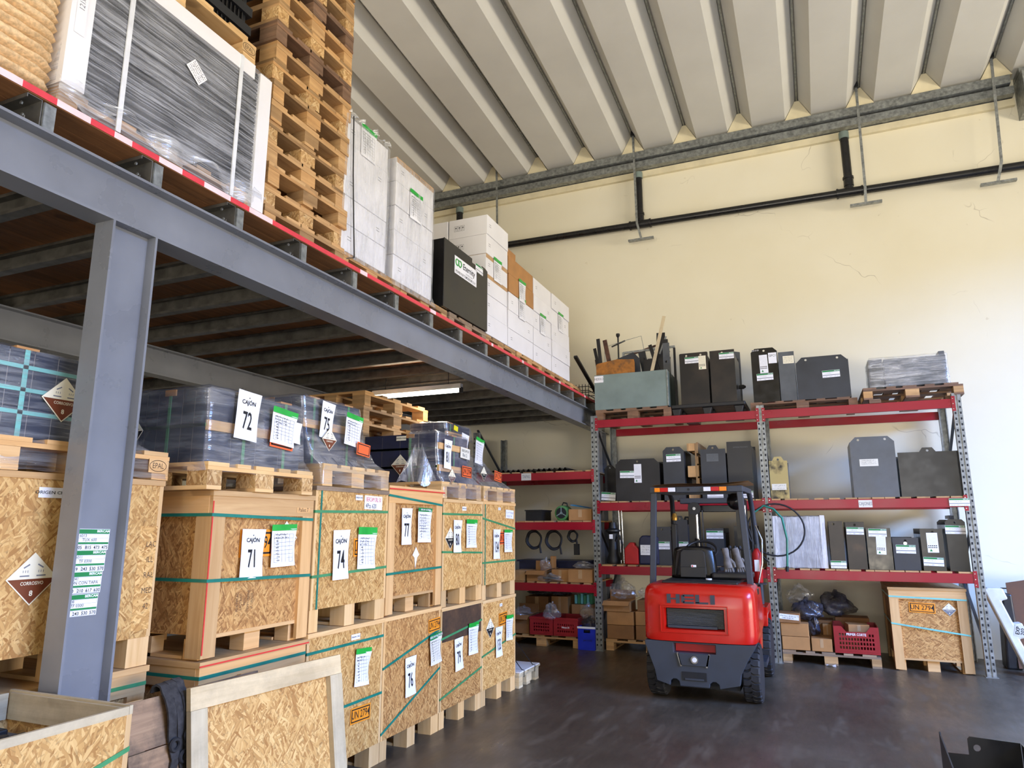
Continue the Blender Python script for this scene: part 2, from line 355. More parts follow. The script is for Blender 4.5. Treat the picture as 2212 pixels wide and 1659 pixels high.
def text(parent, s, x, y, h, mat='ink', sx=1.0, z=.002, align='CENTER', name='lettering', bold=0.0, depth=0.0, rot=0.0, xbold=0):
    key = (s, mat, align, bold, depth)
    if key not in _TX:
        cu = bpy.data.curves.new('lettering', 'FONT'); cu.body = s; cu.align_x = align; cu.align_y = 'CENTER'; cu.resolution_u = 2; cu.offset = bold; cu.extrude = depth
        ob = bpy.data.objects.new('lettering', cu); me = bpy.data.meshes.new_from_object(ob); me.materials.clear(); me.materials.append(MAT[mat]); _TX[key] = me
        bpy.data.objects.remove(ob)
    o = bpy.data.objects.new(name, _TX[key]); COL.objects.link(o); o.parent = parent
    o.location = (x, y, z); o.scale = (h / .7 * sx, h / .7, 1); o.rotation_euler = (0, 0, rot); return o
def scribble(parent, rows, mat='ink_grey', name='handwriting', z=.0022, th=.0026, seed=0):
    # rows: (x0, x1, y, height): short pen strokes
    rg = random.Random(seed); b = MB()
    for x0, x1, y, hh in rows:
        x = x0
        while x < x1:
            wd = hh * rg.uniform(.25, .6); pts = [(x + wd * rg.random(), y + hh * (rg.random() - .5)) for _ in range(3)]
            for p, q in zip(pts, pts[1:]):
                d = Vector((q[0] - p[0], q[1] - p[1])); n = Vector((-d.y, d.x)); n = n.normalized() * th / 2 if n.length > 1e-6 else Vector((0, th / 2))
                b.add([(p[0] + n.x, p[1] + n.y, z), (p[0] - n.x, p[1] - n.y, z), (q[0] - n.x, q[1] - n.y, z), (q[0] + n.x, q[1] + n.y, z)], [(0, 1, 2, 3)])
            x += wd + hh * rg.uniform(.1, .35)
    return tag(b.build(name, mat, parent, fix=False), kind='stuff')
def rules(parent, xs, ys, mat='ink_grey', z=.0018, th=.0016, name='ruled_lines'):
    b = MB()
    for x in xs: b.bx(x - th / 2, min(ys), z, x + th / 2, max(ys), z + .0002)
    for y in ys: b.bx(min(xs), y - th / 2, z, max(xs), y + th / 2, z + .0002)
    return b.build(name, mat, parent)
ORD = ['bottom', 'second', 'third', 'fourth', 'fifth', 'sixth', 'seventh', 'eighth', 'ninth', 'tenth', 'eleventh', 'twelfth', 'thirteenth', 'fourteenth', 'fifteenth', 'sixteenth', 'seventeenth']
def nth(k, n): return 'bottom' if k == 0 else ('top' if k == n - 1 else ORD[k] + ' from bottom')

# ------------------------------------------------------------------ repeated paper signs
def cajon_sign(parent, face, pos, num, w=.145, h=.245, rot=0.0, curl=.012):
    s = sheet(parent, face, pos, w, h, 'paper', 'number_sign', rot, curl)
    conform(text(s, 'CAJÓN', 0, h * .27, h * .085, 'ink', 1.0, z=0, bold=.022), w, h, curl)
    conform(text(s, num, 0, -h * .12, h * .36, 'ink', .56 if len(num) < 3 else .52, z=0, bold=.012), w, h, curl)
    conform(MB().bx(-.003, h * .36, 0, .003, h * .385, .0004).build('pin_hole', 'ink', s), w, h, curl); return s
def list_sheet(parent, face, pos, w=.19, h=.22, rot=0.0, seed=0, green=.035, curl=.012, mat='paper', rows=3, band='tape_green', title=None):
    s = sheet(parent, face, pos, w, h, mat, 'packing_list', rot, curl)
    conform(rules(s, [(-.40 + .16 * i) * w for i in range(6)], [(-.38 + .105 * i) * h for i in range(8)], z=0), w, h, curl, .0024)
    conform(scribble(s, [(-.38 * w, (.1 + .1 * random.random()) * w, (.355 - .085 * i) * h, h * .055) for i in range(rows)], 'ink', seed=seed, z=0), w, h, curl)
    conform(scribble(s, [(-.32 * w, -.20 * w, (.355 - .085 * i) * h, h * .045) for i in range(rows, 9)], 'ink', seed=seed + 5, z=0, name='row_marks'), w, h, curl)
    if green:
        dz = curl_z(0, h * .48, w, h, curl) + .004
        g = MB().grid(lambda u, v: ((u - .5) * w * 1.04 + .002 * sin(9 * v), h * .46 + v * green, dz + .002 + .002 * sin(u * 7)), 6, 2).build('green_tape' if band == 'tape_green' else 'header_band', band, s, fix=False)
        if title: text(s, title, 0, h * .46 + green * .5, green * .42, 'paper', z=dz + .006, bold=.01)
    return s
def un_sign(parent, face, pos, w=.20, h=.085, rot=0.0, mat='sign_orange', txt='UN 2794', name='hazard_number_plate'):
    s = sheet(parent, face, pos, w, h, mat, name, rot); t_ = h * .07; b = MB(); a, c = w / 2 - t_ * 1.3, h / 2 - t_ * 1.3
    for q in ((-a, -c, a, -c + t_), (-a, c - t_, a, c), (-a, -c, -a + t_, c), (a - t_, -c, a, c)): b.bx(q[0], q[1], .0013, q[2], q[3], .0019)
    b.build('black_border', 'ink', s); text(s, txt, 0, 0, h * .46, 'ink', .86 * w / h / 2.35, z=.002, bold=.006); return s
def diamond(parent, face, pos, s=.15, rot=0.0, dark='sign_brown', word='CORROSIVO', sq=1.0, name='corrosive_diamond'):
    r = s / 2 * 1.414; o = MB().prism([(0, -r), (r * sq, 0), (0, r), (-r * sq, 0)], 'z', 0, .001).build(name, 'cream_print'); place(o, parent, face, pos, rot); r2 = r * .94
    MB().prism([(0, -r2), (r2 * sq, 0), (-r2 * sq, 0)], 'z', .0011, .0016).build('dark_half', dark, o)
    b = MB()
    for a in (-1, 1):
        b.bar((a * r * .16, r * .55, .0016), (a * r * .38, r * .42, .0016), r * .05, .0006)
        b.bar((a * r * .14, r * .12, .0016), (a * r * .5, r * .12, .0016), r * .05, .0006)
        for k in range(3): b.bx(a * r * (.2 + .09 * k), r * .24, .0013, a * r * (.22 + .09 * k), r * .33, .0019)
    tag(b.build('corrosion_pictogram', 'ink_grey', o), kind='stuff')
    text(o, word, 0, -r * .17, r * .13, 'cream_print', .85 * sq, z=.002, bold=.01); text(o, '8', 0, -r * .55, r * .2, 'cream_print', z=.002, bold=.02); return o
def origin_note(parent, face, pos, w=.085, h=.032, txt='ORIGEN CHILE', rot=0.0, mat='paper'):
    s = sheet(parent, face, pos, w, h, mat, 'origin_note', rot); text(s, txt, 0, 0, h * .30, 'ink', .82 * w / .085, z=.002, bold=.01); return s
def bercam(parent, face, pos, w=.17, h=.075, rot=0.0, code='6013', model='TUX 600', dims=('605', '815', '473', '475'), seed=1, full=False):
    s = sheet(parent, face, pos, w, h, 'paper', 'stock_label', rot)
    MB().bx(-w * .49, h * .27, .0013, w * .49, h * .48, .0018).build('green_header', 'label_green', s)
    MB().bx(-w * .49, -h * .22, .0013, w * .49, -h * .13, .0018).build('green_rule', 'label_green' if full else 'ink_grey', s)
    if full:
        text(s, 'BERCAM', w * .30, h * .39, h * .11, 'paper', 1.15, z=.002, bold=.03); text(s, code, -w * .30, h * .17, h * .13, 'ink', z=.002)
        text(s, model, -w * .1, h * -.02, h * .14, 'ink', z=.002)
        for i, d in enumerate(dims): text(s, d, w * (-.36 + .25 * i), -h * .38, h * .15, 'ink', z=.002, bold=.015)
        rules(s, [-w * .47, -w * .2, w * .08, w * .3, w * .47], [-h * .47, -h * .24], z=.0015, th=.0009)
        rules(s, [-w * .47, w * .47], [h * .07, h * .25], z=.0015, th=.0009, name='ruled_rows')
    else:
        text(s, 'BERCAM', w * .32, h * .375, h * .10, 'paper', 1.1, z=.002, bold=.02)
        scribble(s, [(-w * .3, w * .1, h * .1, h * .13), (-w * .42, -w * .25, -h * .38, h * .12), (-w * .1, w * .05, -h * .38, h * .12), (w * .2, w * .42, -h * .38, h * .12)], 'ink', seed=seed, th=.0016)
    return s
def spec_sticker(parent, face, pos, w=.085, h=.20, rot=0.0, seed=3, cream=False):
    s = sheet(parent, face, pos, w, h, 'paper' if not cream else 'cream_print', 'data_sticker', rot)
    scribble(s, [(-w * .4, w * .4, h * (.42 - .07 * i), h * .03) for i in range(8)], 'ink_grey', seed=seed, th=.001)
    b = MB()
    for r_ in range(2):
        for k in range(5): b.bx(w * (-.42 + .17 * k), -h * (.18 + .09 * r_), .0014, w * (-.42 + .17 * k + .11), -h * (.13 + .09 * r_), .0018)
    tag(b.build('pictogram_rows', 'ink', s), kind='stuff')
    MB().prism([(-w * .32, -h * .44), (-w * .06, -h * .44), (-w * .19, -h * .31)], 'z', .0014, .0018).build('recycling_mark', 'label_green', s); return s

# ------------------------------------------------------------------ the hall
tag(box('floor', -9.8, -8.8, -.2, 16, 10.8, 0, 'concrete'), 'dark worn concrete warehouse floor', kind='structure')
tag(box('wall_back', -9.8, 10.6, 0, 7.2, 10.8, 8.1, 'wall_paint'), 'cream painted back wall with hairline cracks', kind='structure')
tag(box('wall_left', -9.8, -8.8, 0, -9.6, 10.8, 8.9, 'wall_paint'), 'cream wall behind the mezzanine', kind='structure')
wr = MB(); wr.bx(7.0, -8.8, 0, 7.2, -3.0, 9.2).bx(7.0, 8.3, 0, 7.2, 10.8, 9.2).bx(7.0, -3.0, 5.8, 7.2, 8.3, 9.2)
tag(wr.build('wall_right', 'wall_paint'), 'cream side wall with a wide loading door opening', kind='structure')
wr = MB(); wr.bx(-9.8, -8.8, 0, -3.6, -8.6, 9.4).bx(4.6, -8.8, 0, 7.2, -8.6, 9.4).bx(-3.6, -8.8, 4.9, 4.6, -8.6, 9.4)
tag(wr.build('wall_rear', 'wall_paint'), 'cream wall with a loading door behind the viewer', kind='structure')
SL = math.tan(R(3.56))
def slope(me):
    for v in me.vertices: v.co.z += (10.6 - v.co.y) * SL
    return me
PITCH, GC, ZC = .832, .223, 7.57
m = MB().bx(-9.8, -8.8, ZC + .33, 7.2, 10.62, ZC + .45).mesh('ceiling', 'ceiling_paint'); slope(m); ceil = inst(m, 'ceiling'); tag(ceil, 'ribbed off-white ceiling sloping down to the back wall', kind='structure')
hw = PITCH / 2 - .18
pm = slope(MB().prism([(-hw, 0), (hw, 0), (hw + .155, .265), (hw + .155, .34), (-hw - .155, .34), (-hw - .155, .265)], 'y', -8.6, 10.58).mesh('ceiling_panel', 'ceiling_paint'))
cm = MB().prism([(-.185, -.02), (.185, -.02), (.03, .262), (-.03, .262)], 'y', 10.40, 10.56).mesh('gap_closer', 'closer_paint')
jm = slope(MB().bx(-.012, -8.6, .25, .012, 10.4, .262).mesh('joint_strip', 'galvanised'))
for k in range(-12, 9):
    inst(pm, 'ceiling_panel', ceil, (GC + PITCH * (k + .5), 0, ZC)); inst(cm, 'gap_closer', ceil, (GC + PITCH * k, 0, ZC)); inst(jm, 'joint_strip', ceil, (GC + PITCH * k, 0, ZC))
tr = thing('trim_1', None, None); tag(tr, 'galvanised steel bearer running along the top of the back wall', kind='structure')
MB().bx(-9.6, 10.36, 7.41, 2.86, 10.6, 7.53).build('upper_channel', 'galvanised', tr); MB().bx(-9.6, 10.42, 7.28, 2.90, 10.6, 7.39).build('lower_channel', 'galvanised', tr)
MB().bx(-9.6, 10.54, 7.17, 2.92, 10.6, 7.27).build('wall_angle', 'closer_paint', tr); MB().bx(2.95, 10.2, 6.95, 3.6, 10.6, 7.48).build('end_bracket', 'galvanised', tr)
MB().bx(2.95, 10.3, 7.49, 7.0, 10.6, 7.56).build('end_angle', 'galvanised', tr)
# drain pipe along the wall
pp = thing('drain_pipe', 'black plastic drain pipe running along the upper back wall', 'pipe', (0, 10.45, 6.3))
ZP = lambda x: -.014 * (x + 1.5)
MB().tube([(-9.4, 0, ZP(-9.4)), (6.8, 0, ZP(6.8))], .056, 16).build('main_pipe', 'pipe_black', pp, smooth=40)
for x in (-5.45, -2.21, .81):
    MB().tube([(x, 0, ZP(x)), (x, 0, .86)], .058, 16).build('riser', 'pipe_black', pp, smooth=40)
    c = MB().tube([(x - .17, 0, ZP(x - .17)), (x + .17, 0, ZP(x + .17))], .066, 16); c.tube([(x, 0, .06), (x, 0, .2)], .066, 16)
    for q in (-.17, .15): c.tube([(x + q, 0, ZP(x + q)), (x + q + .025, 0, ZP(x + q))], .074, 16)
    c.tube([(x, 0, .17), (x, 0, .2)], .074, 16).build('tee_joint', 'pipe_black', pp, smooth=40)
    MB().tube([(x, 0, .80), (x, 0, .90)], .068, 14).build('collar', 'steel_greygreen', pp, smooth=40)
for k, (xt, xb, xf) in enumerate(((1.02, 1.0, .99), (2.67, 2.61, 2.55), (-2.24, -2.23, -2.18), (-4.66, -4.64, -4.62), (-7.0, -7.0, -6.98))):
    h = thing('pipe_hanger', ['flat steel hanger beside the middle pipe riser', 'flat steel hanger nearest the right edge of the photo', 'flat steel hanger beside the left visible riser', 'flat steel hanger behind the white carton stacks', 'flat steel hanger hidden far left'][k], 'hanger', (xb, 10.3, 6.0))
    MB().bar((xt - xb, 0, 1.82), (0, 0, .28), .034, .008, (0, 1, 0)).bar((0, 0, .28), (xf - xb, .03, .03), .034, .008, (0, 1, 0)).build('strap_bar', 'galvanised', h)
    MB().bx(xf - xb - .2, .0, -.01, xf - xb + .2, .06, .02).build('foot_bar', 'galvanised', h)
    MB().bx(xt - xb - .03, -.03, 1.78, xt - xb + .03, .03, 1.86).build('clip', 'steel_black', h)

# ------------------------------------------------------------------ mezzanine
XE, ZD = -2.86, 3.40
mz = thing('mezzanine', 'steel mezzanine floor on grey beams over the crates', 'mezzanine', (-2.9, 2.0, 0))
def mzb(b, name, mat, smooth=None): return b.build(name, mat, mz, loc=(2.9, -2.0, 0), smooth=smooth)
x = XE; k = 0
bw = .139
bm_ = MB().bx(0, -1.5, ZD - .03, bw - .004, 10.58, ZD).mesh('deck_board', 'deck_wood')
while x - bw > -9.55:
    x -= bw; inst(bm_, 'deck_board', mz, (x + 2.9, -2.0 , 0))
jp = [(.03, 0), (-.035, 0), (-.035, .018), (-.031, .018), (-.031, .004), (.026, .004), (.026, .119), (-.031, .119), (-.031, .105), (-.035, .105), (-.035, .123), (.03, .123)]
jme = MB().prism(jp, 'x', -9.5, XE - .012).mesh('joist', 'joist_steel')
cme = MB().bx(XE - .09, .033, .0, XE - .004, .037, .115).bx(XE - .008, .033, .0, XE - .004, .085, .115).mesh('joist_cleat', 'galvanised')
bme = MB()
for q in (.03, .09):
    bme.lathe([(.008, 0), (.008, .006)], (XE - .03 - q * .3, .02, q), 'y', 6)
bme = bme.mesh('bolt_heads', 'galvanised')
for k in range(-5, 17):
    y = 1.66 + .548 * k
    inst(jme, 'joist', mz, (2.9, y - 2.0, 3.246))
    if k > -3: inst(cme, 'joist_cleat', mz, (2.9, y - 2.0, 3.246)); tag(inst(bme, 'bolt_heads', mz, (2.9, y - 2.05, 3.246)), kind='stuff')
def ibeam(w_, h_, tf, tw): a, b = w_ / 2, h_ / 2; return [(-a, -b), (a, -b), (a, -b + tf), (tw / 2, -b + tf), (tw / 2, b - tf), (a, b - tf), (a, b), (-a, b), (-a, b - tf), (-tw / 2, b - tf), (-tw / 2, -b + tf), (-a, -b + tf)]
for X_, nm in ((XE - .07, 'main_beam'), (-5.6, 'inner_beam'), (-8.6, 'inner_beam')):
    mzb(MB().prism([(u + X_, v + 3.115) for u, v in ibeam(.14, .262, .013, .01)], 'y', -1.5, 10.58), nm, 'paint_grey')
for X_, Y_ in ((XE - .06, 2.18), (-5.6, 2.18), (-5.6, 9.9), (XE - .06, 10.3)):
    mzb(MB().prism([(u + X_, v + Y_) for v, u in [(q[1], q[0]) for q in ibeam(.12, .24, .012, .01)]], 'z', 0, 2.984), 'column', 'paint_grey')
    mzb(MB().bx(X_ - .11, Y_ - .15, 0, X_ + .11, Y_ + .15, .015), 'base_plate', 'paint_grey')
# hazard tape on the deck edge
y = -1.4; rg = random.Random(3)
while y < 10.3:
    if y < 2.75: a, b_ = rg.uniform(.10, .16), rg.uniform(.09, .2)
    else: a, b_ = rg.uniform(.7, 1.2), rg.uniform(.04, .1)
    mzb(MB().bx(XE, y, ZD - .028, XE + .0015, y + a, ZD + .003), 'red_tape', 'tape_red'); mzb(MB().bx(XE, y + a, ZD - .028, XE + .0015, y + a + b_, ZD + .003), 'white_tape', 'tape_white'); y += a + b_
# stock labels on the column (sit on the web)
for k, (cy, zz, cod, mod, dm) in enumerate(((2.195, 1.545, '6013', 'TUX 600', ('05', '815', '473', '475')), (2.187, 1.455, '6011', 'TF 0300', ('49', '243', '530', '570')), (2.180, 1.365, '6041', 'CAJÓN CON TAPA', ('70', '210', '617', '630')), (2.172, 1.272, '6008', 'TF 0300', ('48', '243', '530', '570')))):
    bercam(mz, 'X', (XE - .053 + 2.9, cy - 2.0 - .02, zz), .155, .09, R(-1), cod, mod, dm, full=True)
# fluorescent tube lamp
lf = thing('fluorescent_lamp', 'lit fluorescent tube hanging under the mezzanine joists', 'lamp', (-3.95, 6.6, 3.0))
MB().bx(-.56, -.03, .05, .56, .03, .1).build('lamp_housing', 'white_plastic', lf)
MB().tube([(-.53, 0, .025), (.53, 0, .025)], .018, 12).build('tube', 'lamp_glow', lf, smooth=40)
for s_ in (-1, 1):
    MB().bx(s_ * .54, -.02, 0, s_ * .57, .02, .06).build('tube_holder', 'plastic_black', lf); MB().tube([(s_ * .4, 0, .1), (s_ * .4, 0, .235)], .004, 6).build('hanging_wire', 'plastic_black', lf)
area('fluorescent_light', (-3.95, 6.6, 2.97), (-3.95, 6.6, 0), 1.0, .06, 14, (1, .9, .72)).parent = None

# ------------------------------------------------------------------ pallets
PL, PW = 1.2, .8
_pm = {}
def _pmesh(key, dims, mat):
    if (key, mat) not in _pm: _pm[(key, mat)] = MB().bx(0, 0, 0, *dims).mesh(key, mat)
    return _pm[(key, mat)]
def pallet(label, loc, rz=0.0, group=None, mat='pallet_wood', blockmat=None, name='euro_pallet', L=1.2, W=.8, top_only=False):
    # local: length L along x from -L to 0, width W along y from 0 to W (short end faces +x)
    t_ = thing(name, label, 'pallet', loc, rz, group); bmn = blockmat or mat
    for i, wd in enumerate((.145, .1, .145, .1, .145)):
        y0 = (0, .195, .3275, .505, .655)[i] * W / .8; inst(_pmesh('top_board', (L, wd, .021), mat) if L == 1.2 else MB().bx(0, 0, 0, L, wd, .021).mesh('top_board', mat), 'top_board', t_, (-L, y0, .122))
    for x_ in (-L, -L / 2 - .0725, -.145): inst(_pmesh('stringer_board', (.145, W, .021), mat) if W == .8 else MB().bx(0, 0, 0, .145, W, .021).mesh('stringer_board', mat), 'stringer_board', t_, (x_, 0, .1005))
    for y_, wd in ((0, .1), (W / 2 - .0725, .145), (W - .1, .1)):
        inst(_pmesh('bottom_board', (L, wd, .021), mat) if L == 1.2 else MB().bx(0, 0, 0, L, wd, .021).mesh('bottom_board', mat), 'bottom_board', t_, (-L, y_, 0))
        for x_ in (-L + .002, -L / 2 - .0725, -.143): inst(_pmesh('block%d' % int(wd * 1000), (.141, wd, .078), bmn), 'block', t_, (x_, y_, .0218))
    return t_
# tall stack of empty pallets on the mezzanine
XF = -2.97
for k in range(17):
    rg = random.Random(k); m_ = 'pallet_old' if k in (9, 12) else 'pallet_wood'
    pallet('empty wooden pallet, %s of the tall pallet stack on the mezzanine' % nth(k, 17), (XF + rg.uniform(-.012, .012), 3.09 + rg.uniform(-.012, .018) + (.0 if k < 7 else .012), ZD + .004 + .144 * k), rg.uniform(-.008, .008), 'tall pallet stack', m_, 'chipboard' if k % 3 == 1 else None)
for k, (y0, m_, nm) in enumerate(((3.885, 'pallet_wood', 'under the strapped white carton stack'), (4.70, 'pallet_wood', 'under the white cartons with brown tape on top'), (5.52, 'pallet_grey', 'weathered, with loose boards, under the black battery tray'), (6.335, 'pallet_wood', 'under the tallest white carton stack'), (7.15, 'pallet_wood', 'under the brown cartons'), (7.965, 'pallet_wood', 'under the last but one white carton stack'), (8.78, 'pallet_wood', 'at the far end of the mezzanine edge'))):
    pallet('wooden pallet on the mezzanine ' + nm, (XF + random.uniform(-.02, .01), y0, ZD + .004), 0, 'pallets along the mezzanine edge', m_)

# ------------------------------------------------------------------ crates
def band(b, D, W, zl, zr, x=.0, t_=.0025, h=.017, left=True):
    # strap across the front (x=0 face) from y=0 to y=W and back along the left face
    b.add([(x, -t_, zl), (x + t_, -t_, zl), (x + t_, W, zr), (x, W, zr), (x, -t_, zl + h), (x + t_, -t_, zl + h), (x + t_, W, zr + h), (x, W, zr + h)], [(0, 1, 2, 3), (7, 6, 5, 4), (0, 4, 5, 1), (3, 2, 6, 7), (1, 5, 6, 2), (0, 3, 7, 4)])
    if left: b.bx(-D, -t_, zl, x, 0, zl + h)
    return b
def crate(label, loc, W, D, H, kind='A', rz=0.0, straps=((.72, .72), (.4, .4)), smat='strap_green', pan='osb', frame='pine', foot=.135, lidmat=None, vstrap=None, name='osb_crate', lid=True, group=None):
    t_ = thing(name, label, 'crate', loc, rz, group); T = .012; zt = H - .028
    if kind == 'A':
        for nm, b in (('front_panel', (-T, .016, foot, 0, W - .016, zt)), ('side_panel', (-D, 0, foot, -.03, T, zt)), ('side_panel', (-D, W - T, foot, -.03, W, zt)), ('back_panel', (-D, 0, foot, -D + T, W, zt))): box(nm, *b, pan, t_)
        for y_ in (0, W - .022): box('corner_strip', -.03, y_ - .001, foot - .0, .001, y_ + .021, zt, frame, t_)
        for i, (y0, wd) in enumerate(((0.0, .085), (W / 2 - .055, .11), (W - .12, .12))):
            for x0 in (-.12, -D / 2 - .06, -D): box('foot_block', x0, y0, .0, x0 + .115, y0 + wd, foot - .001, frame, t_)
        box('skid_board', -D, W / 2 - .05, .0, -.125, W / 2 + .05, .018, frame, t_); box('skid_board', -D, .0, .0, -.125, .09, .018, frame, t_); box('skid_board', -D, W - .11, .0, -.125, W, .018, frame, t_)
        if lid: box('lid', -D, -.004, zt, .008, W + .002, H, lidmat or frame, t_)
    else:
        pw = .095; rc = .022
        for nm, b in (('front_panel', (-rc - T, .02, foot, -rc, W - .02, zt)), ('side_panel', (-D, rc, foot, -.03, rc + T, zt)), ('side_panel', (-D, W - rc - T, foot, -.03, W - rc, zt)), ('back_panel', (-D, 0, foot, -D + T, W, zt))): box(nm, *b, pan, t_)
        for y0 in (0, W - pw): box('corner_post', -rc, y0, .012, 0, y0 + pw, zt - .10, frame, t_)
        for x0 in (-rc - pw * .9, -D): box('corner_post', x0, 0, .012, x0 + pw * .9, rc, zt - .10, frame, t_); box('corner_post', x0, W - rc, .012, x0 + pw * .9, W, zt - .10, frame, t_)
        box('top_batten', -rc, 0, zt - .10, .002, W, zt, frame, t_); box('top_batten', -D, -.002, zt - .10, -rc, rc, zt, frame, t_)
        box('bottom_batten', -rc - T, pw, foot - .02, -rc + .004, W - pw, foot, frame, t_)
        for y0, wd in ((.03, .08), (W / 2 - .06, .12), (W - .11, .08)):
            for x0 in (-.15, -D / 2 - .05, -D): box('foot_block', x0, y0, 0, x0 + .1, y0 + wd, foot - .021, frame, t_)
        box('skid_board', -D, 0.03, .0, -.16, .12, .016, frame, t_); box('skid_board', -D, W - .12, .0, -.16, W - .03, .016, frame, t_)
        if lid: box('lid', -D - .005, -.008, zt, .010, W + .008, H, lidmat or frame, t_)
    for zl, zr in straps: band(MB(), D, W, zl, zr, .0022 if kind == 'A' else .003).build('strap_band', smat, t_)
    for y_ in (vstrap or ()): MB().bx(.001, y_, foot, .0035, y_ + .014, zt).build('vertical_strap', 'strap_teal', t_)
    return t_
FX, CD = -2.9, .86
# lower row
c = crate('closed framed crate under crate 71, behind the leaning lid', (FX, 2.82, 0), .81, CD, .93, 'B', straps=((.845, .845),), smat='strap_teal', pan='osb_dark', frame='pine_orange')
MB().bx(.010, -.008, .906, .0125, .828, .914).build('red_tape_line', 'ink_red', c)
c = crate('crate without number sign, green taped list above UN 2794 plate', (FX, 3.645, 0), .835, CD, .955, 'A', straps=((.83, .83), (.45, .45)), smat='strap_teal')
list_sheet(c, 'X', (.008, .575, .66), .17, .21, R(-4), 11, rows=2, curl=.02); un_sign(c, 'X', (.004, .585, .375), .225, .10, R(-2)); origin_note(c, 'X', (.004, .495, .875), .1, .035)
c = crate('crate 76, list hanging from a green printed band', (FX, 4.487, 0), .834, CD, .955, 'A', straps=((.60, .77), (.17, .47)), smat='strap_teal', pan='osb_dark')
cajon_sign(c, 'X', (.012, .36, .50), '76', .15, .275, R(2), .012); un_sign(c, 'X', (.004, .73, .82), .19, .1, R(2))
list_sheet(c, 'X', (.014, .735, .625), .18, .2, R(4), 12, rows=1, green=.04, band='label_green', title='BERCAM BATERÍAS', mat='paper_old', curl=.02)
c = crate('crate 79, blackened by smoke along the top', (FX, 5.332, 0), .78, CD, .935, 'A', straps=((.68, .75), (.22, .34)), smat='strap_green', pan='osb_dark')
box('scorched_board', -.001, .02, .66, .0016, .765, .905, 'burnt_osb', c); cajon_sign(c, 'X', (.014, .30, .535), '79', .15, .26, R(4), .012); list_sheet(c, 'X', (.012, .58, .61), .19, .24, R(-1), 13, rows=1)
c = crate('crate 133 at the far end of the lower row', (FX, 6.12, 0), .785, CD, .92, 'A', straps=((.42, .52),), smat='strap_green')
cajon_sign(c, 'X', (.012, .35, .515), '133', .155, .27, R(1), .015); un_sign(c, 'X', (.004, .47, .71), .2, .12, R(2)); list_sheet(c, 'X', (.014, .60, .60), .17, .21, R(-3), 14, rows=1); diamond(c, 'X', (.004, .17, .66), .13, 0, 'ink'); origin_note(c, 'X', (.003, .42, .845), .06, .028)
# upper row
c = crate('crate 71, framed, with red edge tape and handwritten pallet mark', (FX, 2.82, .932), .815, CD, .855, 'B', straps=((.72, .70), (.385, .365)), smat='strap_teal', pan='osb_dark', frame='pine_orange', foot=.12)
sg = un_sign(c, 'X', (-.018, .36, .575), .26, .15, R(0)); diamond(c, 'X', (-.018, .60, .60), .14); cajon_sign(c, 'X', (-.004, .315, .52), '71', .175, .265, R(-1), .012); list_sheet(c, 'X', (-.004, .565, .545), .205, .215, R(1), 15, rows=2)
MB().bx(.003, .0, .03, .0045, .008, .8).build('red_edge_tape', 'ink_red', c)
s_ = sheet(c, 'X', (-.0205, .30, .265), .2, .14, 'osb_dark', 'stencil_area', R(90), th=.0006)
for i, w_ in enumerate(('MULTIPLAC', 'LAUTARO', 'MILL', 'TEMPORADA', 'A GRADE')): text(s_, w_, 0, .055 - .027 * i, .017, 'ink_wood', .8, z=.001)
s_ = sheet(c, 'X', (.003, .72, .765), .12, .03, 'pine_orange', 'pencil_mark', 0, th=.0005); text(s_, 'Pallet 7', 0, 0, .024, 'ink_wood', .9, z=.0009)
c = crate('crate 74, taped list and red-on-white supplier note', (FX, 3.655, .958), .83, CD, .895, 'A', straps=((.725, .735), (.325, .345)), smat='strap_green', lidmat='pallet_grey', vstrap=(.05,))
cajon_sign(c, 'X', (.014, .265, .46), '74', .17, .315, R(1), .014); un_sign(c, 'X', (.004, .52, .5), .2, .12); list_sheet(c, 'X', (.012, .56, .475), .215, .24, R(-1), 16, rows=3, green=.05)
s_ = sheet(c, 'X', (.004, .635, .805), .22, .095, 'paper', 'supplier_note', R(-1)); text(s_, 'BERCAM SRL 50', 0, .02, .03, 'ink_red', .62, z=.002); text(s_, '4Pzs 620', -.03, -.025, .032, 'ink', .8, z=.002)
origin_note(c, 'X', (.004, .46, .835), .08, .035)
c = crate('crate 77, framed, torn white diamond below its list', (FX, 4.495, .958), .822, CD, .94, 'B', straps=((.86, .805), (.29, .30)), smat='strap_teal', pan='osb_dark', frame='pine_orange')
cajon_sign(c, 'X', (-.004, .265, .64), '77', .145, .275, 0, .01); list_sheet(c, 'X', (.0, .53, .64), .21, .25, R(-1), 17, rows=7, green=.03, band='label_green', title='BERCAM  BATERÍAS')
dm = MB().prism([(0, .06), (.05, 0), (.02, -.02), (-.005, -.1), (-.02, -.02), (-.05, 0)], 'z', 0, .001).build('torn_diamond', 'paper'); place(dm, c, 'X', (-.019, .44, .42))
MB().bx(.0105, -.008, .912, .0125, .85, .922).build('red_tape_line', 'ink_red', c)
c = crate('crate 80, one strap below its signs', (FX, 5.335, .938), .775, CD, .89, 'A', straps=((.755, .755), (.44, .41)), smat='strap_green')
diamond(c, 'X', (.003, .13, .56), .13, 0, 'ink'); cajon_sign(c, 'X', (.012, .245, .575), '80', .15, .275, R(-1), .012); list_sheet(c, 'X', (.012, .52, .58), .21, .22, R(-1), 18, rows=1, green=.04); origin_note(c, 'X', (.003, .39, .815), .08, .035)
c = crate('crate 134 on top at the far end of the row', (FX, 6.12, .922), .785, CD, .91, 'A', straps=((.74, .64), (.33, .325)), smat='strap_green', vstrap=(.045,))
un_sign(c, 'X', (.004, .47, .56), .2, .12, R(1), 'sign_red_orange'); cajon_sign(c, 'X', (.012, .29, .505), '134', .155, .28, R(-1), .012); list_sheet(c, 'X', (.012, .575, .52), .2, .2, R(-1), 19, rows=1, green=.03); origin_note(c, 'X', (.003, .38, .845), .06, .026)
